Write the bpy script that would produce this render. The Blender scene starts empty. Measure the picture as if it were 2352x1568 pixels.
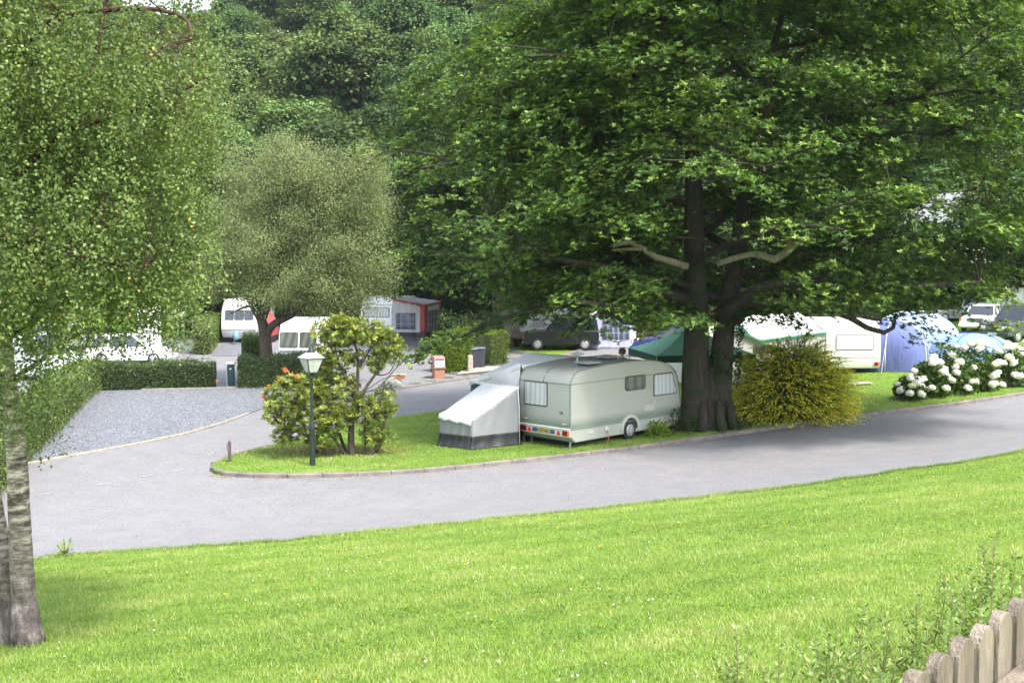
import bpy, bmesh, math, random
import numpy as np
from mathutils import Vector, Matrix
random.seed(7)
rng = np.random.default_rng(11)
sc = bpy.context.scene
COL = sc.collection
F, PW, PH, ZC = 2650.0, 2352.0, 1568.0, 5.8      # focal length and frame in photo units, eye height
PITCH = math.atan(195 / F)
FW = Vector((0, math.cos(PITCH), -math.sin(PITCH))); UP = Vector((0, math.sin(PITCH), math.cos(PITCH)))

def sp(t, w=1.0):                                   # softplus
    t = np.asarray(t, float) / w
    return w * np.where(t > 30, t, np.log1p(np.exp(np.minimum(t, 30))))
def terrain(x, y):
    x = np.asarray(x, float); y = np.asarray(y, float)
    d = (x + 9.2) * .4487 - (y - 22.2) * .8937
    e = (x - .86) * .74 - (y - 2.5) * .67
    t = np.clip((e + .3) / .3, 0, 1)
    z = .14 * sp(d, .5) + .8 * t * (np.clip((12 - y) / 4, 0, 1))
    z = z + .03 * sp(y - 52, 2) + .05 * sp(x - 8, 2) * np.clip((y - 8) / 20, 0, 1)
    slope = .46 + np.where(x < -10, .14, .09) * np.clip((x + 10) / 40, -1, 1)
    hill = slope * sp(y - 93, 3); cap = slope * 118
    hill = np.where(hill > cap, cap + (hill - cap) * .12, hill)
    return z + hill + .5 * np.sin(x * .05 + 1) * np.clip((y - 93) / 30, 0, 1)
def H(x, y): return float(terrain(x, y))
def ray(u, v): return FW + Vector((1, 0, 0)) * ((u - PW / 2) / F) + UP * ((PH / 2 - v) / F)
def at(u, v, zo=0.0):
    d = ray(u, v); t = 3.0
    while t < 600:
        p = d * t
        if p.z + ZC <= H(p.x, p.y) + zo:
            lo, hi = t - .5, t
            for _ in range(14):
                m = (lo + hi) / 2; p = d * m
                if p.z + ZC <= H(p.x, p.y) + zo: hi = m
                else: lo = m
            p = d * hi
            return Vector((p.x, p.y, H(p.x, p.y)))
        t += .5
    return Vector((d.x * 300, d.y * 300, 0))
def atY(u, v, Y):
    d = ray(u, v); p = d * (Y / d.y); return Vector((p.x, p.y, p.z + ZC))

def tag(o, label=None, cat=None, group=None, kind=None):
    if label: o['label'] = label
    if cat: o['category'] = cat
    if group: o['group'] = group
    if kind: o['kind'] = kind
    return o
def thing(name, label, cat, loc=(0, 0, 0), rz=0.0, group=None):
    o = bpy.data.objects.new(name, None); COL.objects.link(o)
    o.location = loc; o.rotation_euler = (0, 0, rz); o.empty_display_size = .3
    return tag(o, label, cat, group)
def link(name, me, parent=None, mat=None):
    o = bpy.data.objects.new(name, me); COL.objects.link(o)
    if parent is not None: o.parent = parent
    if mat is not None and not me.materials: me.materials.append(mat)
    return o
def copy_tree(o, parent=None, depth=0):
    c = o.copy(); COL.objects.link(c); c.parent = parent
    for ch in list(o.children): copy_tree(ch, c, depth + 1)
    return c

# ---------------------------------------------------------------- materials
def hexc(h):
    h = h.lstrip('#'); c = [int(h[i:i + 2], 16) / 255 for i in (0, 2, 4)]
    return tuple(((v / 12.92) if v <= .04045 else ((v + .055) / 1.055) ** 2.4) for v in c) + (1,)
def c4(c): return hexc(c) if isinstance(c, str) else (tuple(c) + (1,) if len(c) == 3 else tuple(c))
class NT:
    def __init__(s, name):
        s.m = bpy.data.materials.new(name); s.m.use_nodes = True
        s.t = s.m.node_tree; s.t.nodes.clear(); s.L = s.t.links
        s.out = s.n('ShaderNodeOutputMaterial')
    def n(s, typ, **kw):
        nd = s.t.nodes.new(typ)
        for k, v in kw.items():
            if k.startswith('i_'): nd.inputs[k[2:].replace('_', ' ')].default_value = v
            else: setattr(nd, k, v)
        return nd
    def l(s, a, b): s.L.new(a, b)
    def coord(s, scale=(1, 1, 1), obj=True):
        tc = s.n('ShaderNodeTexCoord'); mp = s.n('ShaderNodeMapping'); mp.inputs['Scale'].default_value = scale
        s.l(tc.outputs['Object'], mp.inputs['Vector']); return mp.outputs['Vector']
    def noise(s, vec, scale, detail=4, rough=.55):
        n = s.n('ShaderNodeTexNoise'); n.inputs['Scale'].default_value = scale; n.inputs['Detail'].default_value = detail
        n.inputs['Roughness'].default_value = rough; s.l(vec, n.inputs['Vector']); return n.outputs['Fac']
    def ramp(s, fac, stops):
        r = s.n('ShaderNodeValToRGB'); cr = r.color_ramp
        while len(cr.elements) < len(stops): cr.elements.new(.5)
        for e, (p, c) in zip(cr.elements, stops): e.position = p; e.color = c4(c)
        s.l(fac, r.inputs['Fac']); return r.outputs['Color']
    def mix(s, fac, a, b, mode='MIX'):
        m = s.n('ShaderNodeMix', data_type='RGBA', blend_type=mode)
        if isinstance(fac, (int, float)): m.inputs['Factor'].default_value = fac
        else: s.l(fac, m.inputs['Factor'])
        for k, x in ((6, a), (7, b)):
            if isinstance(x, (tuple, list, str)): m.inputs[k].default_value = c4(x)
            else: s.l(x, m.inputs[k])
        return m.outputs[2]
    def bump(s, h, strength, dist=.02, prev=None):
        b = s.n('ShaderNodeBump'); b.inputs['Strength'].default_value = strength; b.inputs['Distance'].default_value = dist
        s.l(h, b.inputs['Height'])
        if prev is not None: s.l(prev, b.inputs['Normal'])
        return b.outputs['Normal']
    def finish(s, color, rough=.6, metal=0., normal=None, spec=.5, trans=None, coat=0.):
        p = s.n('ShaderNodeBsdfPrincipled')
        if isinstance(color, (tuple, list, str)): p.inputs['Base Color'].default_value = c4(color)
        else: s.l(color, p.inputs['Base Color'])
        if isinstance(rough, (int, float)): p.inputs['Roughness'].default_value = rough
        else: s.l(rough, p.inputs['Roughness'])
        p.inputs['Metallic'].default_value = metal; p.inputs['Specular IOR Level'].default_value = spec
        p.inputs['Coat Weight'].default_value = coat
        if normal is not None: s.l(normal, p.inputs['Normal'])
        o = p.outputs[0]
        if trans:
            t = s.n('ShaderNodeBsdfTranslucent'); mx = s.n('ShaderNodeMixShader'); mx.inputs[0].default_value = trans
            if isinstance(color, (tuple, list, str)): t.inputs['Color'].default_value = c4(color)
            else:
                g = s.mix(1.0, color, (1.25, 1.15, .5, 1), 'MULTIPLY'); s.l(g, t.inputs['Color'])
            s.l(o, mx.inputs[1]); s.l(t.outputs[0], mx.inputs[2]); o = mx.outputs[0]
        s.l(o, s.out.inputs['Surface']); return s.m
def M(name, col, rough=.6, col2=None, scale=3., bump=0., bscale=40., metal=0., stretch=(1, 1, 1), spec=.5, coat=0., trans=None, lo=.35, hi=.65):
    t = NT(name); c = c4(col); nrm = None
    if col2 is not None or bump: vec = t.coord(stretch)
    if col2 is not None: c = t.ramp(t.noise(vec, scale), [(lo, col), (hi, col2)])
    if bump: nrm = t.bump(t.noise(vec, bscale), bump)
    return t.finish(c, rough, metal, nrm, spec, trans, coat)
def leafmat(name, stops, trans=.35, rough=.5, objvar=0., spec=.25, patch=None):
    t = NT(name)
    a = t.n('ShaderNodeAttribute', attribute_name='tint')
    c = t.ramp(a.outputs['Fac'], stops)
    if objvar:
        oi = t.n('ShaderNodeObjectInfo'); hs = t.n('ShaderNodeHueSaturation')
        mr = t.n('ShaderNodeMapRange'); mr.inputs['To Min'].default_value = 1 - objvar; mr.inputs['To Max'].default_value = 1 + objvar
        t.l(oi.outputs['Random'], mr.inputs['Value']); t.l(mr.outputs[0], hs.inputs['Value'])
        w = t.n('ShaderNodeTexWhiteNoise', noise_dimensions='1D'); t.l(oi.outputs['Random'], w.inputs['W'])
        m2 = t.n('ShaderNodeMapRange'); m2.inputs['To Min'].default_value = .478; m2.inputs['To Max'].default_value = .515
        t.l(w.outputs['Value'], m2.inputs['Value']); t.l(m2.outputs[0], hs.inputs['Hue'])
        t.l(c, hs.inputs['Color']); c = hs.outputs['Color']
    if patch:
        n = t.noise(t.coord(), patch[0], 3); c = t.mix(t.ramp(n, [(.4, (0, 0, 0)), (.65, (1, 1, 1))]), c, t.mix(patch[1], c, patch[2]))
    return t.finish(c, rough, 0, None, spec, trans)

# ---------------------------------------------------------------- mesh building
def mesh_np(name, V, Fq, n=4, tint=None, smooth=False):
    me = bpy.data.meshes.new(name); V = np.asarray(V, np.float32); nf = len(Fq)
    me.vertices.add(len(V)); me.vertices.foreach_set('co', V.ravel())
    me.loops.add(nf * n); me.loops.foreach_set('vertex_index', np.asarray(Fq, np.int32).ravel())
    me.polygons.add(nf); me.polygons.foreach_set('loop_start', np.arange(0, nf * n, n, dtype=np.int32))
    if smooth: me.polygons.foreach_set('use_smooth', np.ones(nf, bool))
    me.update(calc_edges=True)
    if tint is not None:
        at_ = me.attributes.new('tint', 'FLOAT', 'FACE'); at_.data.foreach_set('value', np.asarray(tint, np.float32))
    return me
def unit(a): return a / np.maximum(np.linalg.norm(a, axis=-1, keepdims=True), 1e-9)
def rdir(n): return unit(rng.normal(size=(n, 3)))
def leaves(name, C, A, B, L, W, tint, mat, parent=None, fold=.12, cut=.5):
    C = np.asarray(C, float); n = len(C); A = unit(A); B = unit(B - A * (A * B).sum(1, keepdims=True)); N = np.cross(A, B)
    L = np.broadcast_to(np.asarray(L, float), (n,))[:, None]; W = np.broadcast_to(np.asarray(W, float), (n,))[:, None]
    V = np.stack([C, C + A * L * cut + B * W / 2 + N * W * fold, C + A * L, C + A * L * cut - B * W / 2 + N * W * fold], 1).reshape(-1, 3)
    me = mesh_np(name, V, np.arange(4 * n).reshape(n, 4), 4, tint)
    return link(name, me, parent, mat)
def flatleaf(r_, n, up=(0, 0, 1.), k=.6, droop=.0):
    N = unit(np.asarray(up, float) + r_.normal(0, k, (n, 3))); A = unit(np.cross(N, unit(r_.normal(size=(n, 3))))) ; A = unit(A - np.array([0, 0, droop])); return A, np.cross(N, A)
def rosette_leaves(name, P, D, k, L, W, mat, parent, spread=1.1, tint=None, jit=.25):
    """k leaves round each tip P, splayed about direction D."""
    n = len(P); D = unit(D); r = rdir(n); X = unit(np.cross(D, r)); Y = np.cross(D, X)
    ph = (np.arange(k) / k * 2 * math.pi)[None, :] + rng.uniform(0, 6.3, (n, 1)) + rng.normal(0, .2, (n, k))
    sprd = spread + rng.normal(0, .2, (n, k))
    A = (D[:, None] * np.cos(sprd)[..., None] + (X[:, None] * np.cos(ph)[..., None] + Y[:, None] * np.sin(ph)[..., None]) * np.sin(sprd)[..., None])
    B = -X[:, None] * np.sin(ph)[..., None] + Y[:, None] * np.cos(ph)[..., None]
    B = B + rng.normal(0, jit, B.shape)
    C = np.repeat(P[:, None], k, 1)
    tt = (np.repeat(tint[:, None], k, 1) + rng.normal(0, .1, (n, k))) if tint is not None else rng.uniform(0, 1, (n, k))
    LL = L * rng.uniform(.7, 1.15, (n, k)); WW = W * rng.uniform(.8, 1.15, (n, k))
    return leaves(name, C.reshape(-1, 3), A.reshape(-1, 3), B.reshape(-1, 3), LL.ravel(), WW.ravel(), np.clip(tt, 0, 1).ravel(), mat, parent)
class MB:
    def __init__(s): s.v = []; s.f = []
    def add(s, vs, fs, mtx=None):
        b = len(s.v)
        s.v += [tuple(mtx @ Vector(v)) if mtx is not None else tuple(v) for v in vs]
        s.f += [tuple(i + b for i in f) for f in fs]; return s
    def box(s, c, d, mtx=None, taper=1.0):
        x, y, z = d[0] / 2, d[1] / 2, d[2] / 2
        vs = [(c[0] + a * x * (taper if e > 0 else 1), c[1] + b * y * (taper if e > 0 else 1), c[2] + e * z) for e in (-1, 1) for a, b in ((-1, -1), (1, -1), (1, 1), (-1, 1))]
        return s.add(vs, [(3, 2, 1, 0), (4, 5, 6, 7), (0, 1, 5, 4), (1, 2, 6, 5), (2, 3, 7, 6), (3, 0, 4, 7)], mtx)
    def bar(s, a, b, w, h=None, up=(0, 0, 1)):
        a, b = Vector(a), Vector(b); d = b - a; L = d.length; d.normalize(); u = Vector(up)
        if abs(d.dot(u)) > .98: u = Vector((1, 0, 0))
        y = u.cross(d).normalized(); z = d.cross(y)
        m = Matrix((d, y, z)).transposed().to_4x4(); m.translation = (a + b) / 2
        return s.box((0, 0, 0), (L, w, h or w), m)
    def tube(s, pts, r, n=6, cap=True):
        pts = [Vector(p) for p in pts]; k = len(pts); r = [r] * k if isinstance(r, (int, float)) else list(r)
        b = len(s.v); pu = None
        for i, p in enumerate(pts):
            d = (pts[min(i + 1, k - 1)] - pts[max(i - 1, 0)])
            if d.length < 1e-6: d = Vector((0, 0, 1))
            d.normalize()
            if pu is None: pu = d.orthogonal().normalized()
            else:
                pu = pu - d * pu.dot(d)
                pu = pu.normalized() if pu.length > 1e-6 else d.orthogonal().normalized()
            w = d.cross(pu)
            for j in range(n):
                a = 2 * math.pi * j / n; q = p + (pu * math.cos(a) + w * math.sin(a)) * r[i]; s.v.append(tuple(q))
        for i in range(k - 1):
            for j in range(n):
                j2 = (j + 1) % n; s.f.append((b + i * n + j, b + i * n + j2, b + (i + 1) * n + j2, b + (i + 1) * n + j))
        if cap: s.f.append(tuple(b + j for j in range(n))[::-1]); s.f.append(tuple(b + (k - 1) * n + j for j in range(n)))
        return s
    def lathe(s, prof, c=(0, 0, 0), n=16, axis='z'):
        b = len(s.v); k = len(prof)
        for r, z in prof:
            for j in range(n):
                a = 2 * math.pi * j / n; x, y = r * math.cos(a), r * math.sin(a)
                p = (x, y, z) if axis == 'z' else ((x, z, y) if axis == 'y' else (z, x, y))
                s.v.append((c[0] + p[0], c[1] + p[1], c[2] + p[2]))
        for i in range(k - 1):
            for j in range(n):
                j2 = (j + 1) % n; s.f.append((b + i * n + j, b + i * n + j2, b + (i + 1) * n + j2, b + (i + 1) * n + j))
        s.f.append(tuple(b + j for j in range(n))[::-1]); s.f.append(tuple(b + (k - 1) * n + j for j in range(n))); return s
    def prism(s, poly, o, ax, ay, an, t):
        """poly (a,b) in the plane o+a*ax+b*ay, thickness t along an."""
        o, ax, ay, an = Vector(o), Vector(ax), Vector(ay), Vector(an); k = len(poly); b = len(s.v)
        for q in (0, t):
            for a_, b_ in poly: s.v.append(tuple(o + ax * a_ + ay * b_ + an * q))
        s.f.append(tuple(b + i for i in range(k))[::-1]); s.f.append(tuple(b + k + i for i in range(k)))
        for i in range(k): j = (i + 1) % k; s.f.append((b + i, b + j, b + k + j, b + k + i))
        return s
    def grid(s, fn, nu, nv):
        b = len(s.v)
        for i in range(nu + 1):
            for j in range(nv + 1): s.v.append(tuple(fn(i / nu, j / nv)))
        for i in range(nu):
            for j in range(nv):
                a = b + i * (nv + 1) + j; s.f.append((a, a + 1, a + nv + 2, a + nv + 1))
        return s
    def build(s, name, mat, parent=None, bevel=0., smooth=False, solid=0., seg=2, norm=True):
        me = bpy.data.meshes.new(name); me.from_pydata(s.v, [], s.f); me.update()
        if norm:
            bm = bmesh.new(); bm.from_mesh(me); bmesh.ops.recalc_face_normals(bm, faces=bm.faces); bm.to_mesh(me); bm.free()
        o = link(name, me, parent, mat)
        if smooth:
            me.polygons.foreach_set('use_smooth', [True] * len(me.polygons))
        if solid: md = o.modifiers.new('solid', 'SOLIDIFY'); md.thickness = solid; md.offset = 0
        if bevel:
            md = o.modifiers.new('bevel', 'BEVEL'); md.width = bevel; md.segments = seg; md.limit_method = 'ANGLE'; md.angle_limit = math.radians(35)
            if smooth: me.set_sharp_from_angle(angle=math.radians(45))
        return o
def rrect(w, h, r, n=4, cx=0, cy=0):
    pts = []
    for sx, sy, a0 in ((1, 1, 0), (-1, 1, 90), (-1, -1, 180), (1, -1, 270)):
        for i in range(n + 1):
            a = math.radians(a0 + 90 * i / n); pts.append((cx + sx * (w / 2 - r) + r * math.cos(a), cy + sy * (h / 2 - r) + r * math.sin(a)))
    return pts
def panel(name, mat, parent, o, ax, ay, w, h, r=.03, t=.012, poly=None, off=0.):
    ax, ay = Vector(ax).normalized(), Vector(ay).normalized(); an = ax.cross(ay)
    return MB().prism(poly or rrect(w, h, min(r, w / 2 - .001, h / 2 - .001)), Vector(o) + an * off, ax, ay, an, t).build(name, mat, parent)
def text(name, body, size, mat, parent, o, ax, ay, depth=.004, off=.002, align='CENTER'):
    cu = bpy.data.curves.new(name, 'FONT'); cu.body = body; cu.size = size; cu.extrude = depth / 2; cu.align_x = align; cu.align_y = 'CENTER'; cu.resolution_u = 2
    tmp = bpy.data.objects.new(name, cu); COL.objects.link(tmp)
    me = bpy.data.meshes.new_from_object(tmp); bpy.data.objects.remove(tmp); bpy.data.curves.remove(cu)
    ax, ay = Vector(ax).normalized(), Vector(ay).normalized(); an = ax.cross(ay)
    m = Matrix((ax, ay, an)).transposed().to_4x4(); m.translation = Vector(o) + an * off; me.transform(m)
    me.materials.clear(); ob = link(name, me, parent, mat); return ob

# ---------------------------------------------------------------- camera, light
cam = bpy.data.objects.new('camera', bpy.data.cameras.new('camera')); COL.objects.link(cam)
cam.location = (0, 0, ZC); cam.rotation_euler = (math.pi / 2 - PITCH, 0, 0)
cam.data.sensor_width = 36; cam.data.lens = 36 * F / PW; cam.data.clip_end = 3000; cam.data.clip_start = .05
sc.camera = cam
SUN_AZ, SUN_EL = math.radians(138), math.radians(59)      # azimuth from +y towards +x
w = bpy.data.worlds.new('World'); sc.world = w; w.use_nodes = True
wn = w.node_tree; bg = wn.nodes['Background']; sky = wn.nodes.new('ShaderNodeTexSky'); sky.sky_type = 'NISHITA'
sky.sun_disc = False; sky.sun_elevation = SUN_EL; sky.sun_rotation = SUN_AZ; sky.air_density = 1.3; sky.dust_density = 2.5; sky.ozone_density = 1.0
hsv = wn.nodes.new('ShaderNodeHueSaturation'); hsv.inputs['Saturation'].default_value = .55; wn.links.new(sky.outputs[0], hsv.inputs['Color']); wn.links.new(hsv.outputs[0], bg.inputs[0]); bg.inputs[1].default_value = .15
sl = bpy.data.lights.new('sun', 'SUN'); sl.energy = 1.9; sl.angle = math.radians(9); sl.color = (1, .95, .87)
sun = bpy.data.objects.new('sun', sl); COL.objects.link(sun)
sd = Vector((math.sin(SUN_AZ) * math.cos(SUN_EL), math.cos(SUN_AZ) * math.cos(SUN_EL), math.sin(SUN_EL)))
sun.rotation_euler = sd.to_track_quat('Z', 'Y').to_euler()
sc.view_settings.view_transform = 'Standard'; sc.view_settings.look = 'None'; sc.view_settings.exposure = 2.0; sc.view_settings.gamma = 1
sc.cycles.max_bounces = 6; sc.cycles.diffuse_bounces = 3; sc.cycles.transmission_bounces = 4; sc.cycles.transparent_max_bounces = 8
try: sc.cycles.use_denoising = True; sc.cycles.denoiser = 'OPENIMAGEDENOISE'
except Exception: pass
# ================================================================ SETTING: ground, road, island
def grassmat(name, bright=1.0):
    t = NT(name); v = t.coord(); big = t.noise(v, .35, 3); mid = t.noise(v, 2.2, 5, .65); fine = t.noise(v, 45, 3, .7)
    vs = t.coord((.5, 2.2, 1)); stripe = t.noise(vs, 1.1, 3)
    c1 = t.ramp(mid, [(.3, (.085 * bright, .17 * bright, .014)), (.55, (.135 * bright, .24 * bright, .02)), (.8, (.20 * bright, .27 * bright, .035))])
    c2 = t.ramp(stripe, [(.35, (.09 * bright, .185 * bright, .016)), (.7, (.17 * bright, .25 * bright, .03))])
    c = t.mix(.5, c1, c2); c = t.mix(t.ramp(big, [(.45, (0, 0, 0)), (.7, (.5, .5, .5))]), c, (.17 * bright, .22 * bright, .028))
    c = t.mix(t.ramp(fine, [(.35, (.45, .45, .45)), (.6, (0, 0, 0))]), c, (.04 * bright, .09 * bright, .01))
    return t.finish(c, .85, 0, t.bump(fine, .8, .03, t.bump(mid, .5, .05)), .2)
def hillmat():
    t = NT('ground'); v = t.coord(); n = t.noise(v, .35, 3)
    mid = t.noise(v, 2.2, 5, .65); fine = t.noise(v, 45, 3, .7); vs = t.coord((.5, 2.2, 1)); stripe = t.noise(vs, 1.1, 3)
    c1 = t.ramp(mid, [(.3, (.085, .17, .014)), (.55, (.14, .245, .02)), (.8, (.20, .27, .035))])
    c2 = t.ramp(stripe, [(.35, (.09, .185, .016)), (.7, (.17, .255, .03))]); c = t.mix(.5, c1, c2)
    c = t.mix(t.ramp(n, [(.45, (0, 0, 0)), (.7, (.5, .5, .5))]), c, (.17, .22, .028))
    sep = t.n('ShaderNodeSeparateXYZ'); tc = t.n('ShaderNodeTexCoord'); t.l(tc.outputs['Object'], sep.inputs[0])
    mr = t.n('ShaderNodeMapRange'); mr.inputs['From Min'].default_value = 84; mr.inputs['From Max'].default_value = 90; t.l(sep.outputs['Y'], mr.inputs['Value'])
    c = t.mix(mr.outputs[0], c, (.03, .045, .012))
    return t.finish(c, .9, 0, t.bump(fine, .8, .03, t.bump(mid, .5, .05)), .2)
xs = np.concatenate([np.arange(-420, -60, 12), np.arange(-60, -24, 3), np.arange(-24, 40, .5), np.arange(40, 80, 3), np.arange(80, 421, 12)])
ys = np.concatenate([np.arange(-60, 0, 6), np.arange(0, 8, .3), np.arange(8, 70, .6), np.arange(70, 240, 3), np.arange(240, 800, 30)])
X, Y = np.meshgrid(xs, ys, indexing='ij'); V = np.stack([X, Y, terrain(X, Y)], -1).reshape(-1, 3)
i, j = np.meshgrid(np.arange(len(xs) - 1), np.arange(len(ys) - 1), indexing='ij'); a = (i * len(ys) + j).ravel()
g = link('ground', mesh_np('ground', V, np.stack([a, a + len(ys), a + len(ys) + 1, a + 1], 1), smooth=True), None, hillmat()); tag(g, kind='structure')

def sheet(name, poly, off, mat, skirt=0., kind='structure', res=.7):
    bm = bmesh.new(); bm.faces.new([bm.verts.new((p[0], p[1], 0)) for p in poly])
    xs_ = [p[0] for p in poly]; ys_ = [p[1] for p in poly]
    bmesh.ops.triangulate(bm, faces=bm.faces[:])
    for ax, lo, hi in ((0, min(xs_), max(xs_)), (1, min(ys_), max(ys_))):
        k = math.ceil(lo / res) * res
        while k < hi:
            no = (1, 0, 0) if ax == 0 else (0, 1, 0); co = (k, 0, 0) if ax == 0 else (0, k, 0)
            bmesh.ops.bisect_plane(bm, geom=bm.verts[:] + bm.edges[:] + bm.faces[:], plane_co=co, plane_no=no)
            k += res
    if skirt:
        be = [e for e in bm.edges if e.is_boundary]
        r = bmesh.ops.extrude_edge_only(bm, edges=be); low = [v for v in r['geom'] if isinstance(v, bmesh.types.BMVert)]
        ls = set(low)
    else: ls = set()
    for v in bm.verts: v.co.z = H(v.co.x, v.co.y) + off - (skirt if v in ls else 0)
    bmesh.ops.recalc_face_normals(bm, faces=bm.faces)
    up = sum(f.normal.z for f in bm.faces)
    if up < 0: bmesh.ops.reverse_faces(bm, faces=bm.faces)
    me = bpy.data.meshes.new(name); bm.to_mesh(me); bm.free()
    return tag(link(name, me, None, mat), kind=kind)
def P(lst): return [tuple(at(u, v).xy) for u, v in lst]
def smoothline(pts, n=6):
    out = []; pts = [Vector(p) for p in pts]
    for i in range(len(pts) - 1):
        p0, p1, p2, p3 = pts[max(i - 1, 0)], pts[i], pts[i + 1], pts[min(i + 2, len(pts) - 1)]
        for k in range(n):
            t = k / n; out.append(tuple(.5 * ((2 * p1) + (p2 - p0) * t + (2 * p0 - 5 * p1 + 4 * p2 - p3) * t * t + (3 * p1 - p0 - 3 * p2 + p3) * t ** 3)))
    out.append(tuple(pts[-1])); return out
def asphalt():
    t = NT('asphalt'); v = t.coord(); agg = t.noise(v, 38, 3, .8); big = t.noise(v, .25, 5, .6); streak = t.noise(t.coord((.25, 1.4, 1)), .8, 4)
    vo = t.n('ShaderNodeTexVoronoi'); vo.inputs['Scale'].default_value = 60; t.l(v, vo.inputs['Vector'])
    c = t.ramp(agg, [(.3, (.055, .055, .057)), (.5, (.155, .152, .157)), (.72, (.34, .335, .34))])
    c = t.mix(t.ramp(big, [(.35, (0, 0, 0)), (.7, (.6, .6, .6))]), c, (.18, .177, .184)); c = t.mix(t.ramp(streak, [(.45, (0, 0, 0)), (.75, (.35, .35, .35))]), c, (.18, .175, .172))
    mid = t.noise(v, 1.3, 6, .75); c = t.mix(t.ramp(mid, [(.42, (.25, .25, .25)), (.58, (0, 0, 0))]), c, (.10, .10, .104))
    vc = t.n('ShaderNodeTexVoronoi', feature='DISTANCE_TO_EDGE'); vc.inputs['Scale'].default_value = .16; wv = t.n('ShaderNodeVectorMath', operation='ADD'); nz = t.n('ShaderNodeTexNoise'); nz.inputs['Scale'].default_value = 1.2; t.l(v, nz.inputs['Vector']); t.l(v, wv.inputs[0]); t.l(nz.outputs['Color'], wv.inputs[1]); t.l(wv.outputs[0], vc.inputs['Vector'])
    c = t.mix(t.ramp(vc.outputs['Distance'], [(0, (.22, .22, .22)), (.006, (0, 0, 0))]), c, (.07, .07, .07))
    return t.finish(c, .8, 0, t.bump(vo.outputs['Distance'], .5, .01), .3)
ASPH = asphalt()
low = smoothline([(-60, 12), (-40, 15.5), (-25, 18.7)] + P([(0, 1290), (80, 1280), (330, 1262), (600, 1245), (900, 1216), (1200, 1185), (1500, 1154), (1800, 1120), (2080, 1078), (2352, 1035)]) + [(30, 42), (60, 57)])
low = [(x + .10 * math.sin(i * 1.7), y + .09 * math.sin(i * 2.3 + 1)) for i, (x, y) in enumerate(low)]
back_up = [(10, 80), (6.5, 71)] + [(2.2, 62)] + P([(1200, 848), (1090, 868), (1000, 882), (920, 893), (880, 903)])
poly = low + [(60, 98), (14, 90)] + back_up + P([(905, 888), (950, 874), (985, 858), (992, 835), (990, 805), (1075, 775)]) + P([(940, 768), (700, 770), (380, 776), (100, 800)]) + [(-60, 62)]
road = sheet('road', poly, .012, ASPH)

KERB = M('kerb_stone', (.20, .175, .155), .85, (.12, .105, .10), 4, .6, 60)
GRASS = grassmat('lawn_grass')
isl_front = smoothline(P([(486, 1078), (492, 1088), (520, 1093), (620, 1098), (800, 1095), (1000, 1083), (1200, 1062), (1400, 1040), (1600, 1012), (1800, 983), (2000, 955), (2200, 930), (2352, 907)]), 5)
fdir = (Vector(isl_front[-1]) - Vector(isl_front[-6])).normalized()
isl_front += [tuple(Vector(isl_front[-1]) + fdir * k) for k in (5, 12, 30)]
isl_back = smoothline(P([(486, 1076), (500, 1064), (560, 1045), (640, 1025), (770, 992), (900, 966), (1005, 950)]) + [(.0, 46), (4, 54.5), (8.5, 64), (13, 76)], 4)
island = sheet('island_lawn', isl_front + [(70, 84), (40, 86)] + isl_back[::-1][:-1], .105, GRASS, skirt=.12)
def kerb(name, line, w=.13, h=.125, seg=.9, mat=KERB, base=0., gap=.012):
    mb = MB(); pts = [Vector((p[0], p[1])) for p in line]
    # resample
    out = [pts[0]]; acc = 0
    for a_, b_ in zip(pts, pts[1:]):
        d = (b_ - a_).length; t = seg - acc
        while t < d: out.append(a_ + (b_ - a_) * (t / d)); t += seg
        acc = d - (t - seg)
    for a_, b_ in zip(out, out[1:]):
        d = (b_ - a_).normalized(); a2 = a_ + d * gap / 2; b2 = b_ - d * gap / 2; n = Vector((-d.y, d.x)); r = random.uniform(-.006, .006)
        vs = []
        for q in (a2, b2):
            z = H(q.x, q.y) + base
            for o_, zz in ((-w / 2, -.05), (-w / 2, h - .02 + r), (-w / 2 + .02, h + r), (w / 2, h + r), (w / 2, -.05)):
                p = q + n * o_; vs.append((p.x, p.y, z + zz))
        mb.add(vs, [(0, 1, 6, 5), (1, 2, 7, 6), (2, 3, 8, 7), (3, 4, 9, 8), (4, 3, 2, 1, 0), (5, 6, 7, 8, 9)])
    return tag(mb.build(name, mat), kind='structure')
kerb('kerb', isl_front[2:]); kerb('kerb', isl_back[2:14])
kerb('kerb', [tuple(p) for p in smoothline(P([(872, 906), (890, 900), (1000, 881), (1090, 868), (1200, 848)]) + [(2.2, 62), (6.5, 71)], 4)], h=.09)
# gravel pitches
def gravel():
    t = NT('gravel'); v = t.coord(); vo = t.n('ShaderNodeTexVoronoi'); vo.inputs['Scale'].default_value = 24; t.l(v, vo.inputs['Vector'])
    n2 = t.noise(v, .5, 3); hs = t.n('ShaderNodeSeparateColor'); t.l(vo.outputs['Color'], hs.inputs[0])
    c = t.ramp(hs.outputs[0], [(0, (.04, .043, .05)), (.45, (.10, .106, .118)), (.9, (.24, .248, .265))])
    c = t.mix(t.ramp(n2, [(.4, (0, 0, 0)), (.7, (.3, .3, .3))]), c, (.085, .092, .11))
    return t.finish(c, .75, 0, t.bump(vo.outputs['Distance'], .8, .03), .4)
GRAV = gravel(); EDGE = M('edging_timber', (.30, .275, .22), .8, (.2, .185, .15), 6)
gp_edge = P([(222, 899), (180, 935), (120, 990), (62, 1046), (56, 1067)]); gp_low = P([(56, 1068), (130, 1055), (240, 1035), (330, 1019), (420, 1000), (490, 981), (550, 960), (610, 936)])
gp_top = P([(700, 895), (615, 891), (222, 899)])
sheet('gravel_pitch', gp_edge + gp_low[1:] + gp_top[:-1], .035, GRAV)
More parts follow.
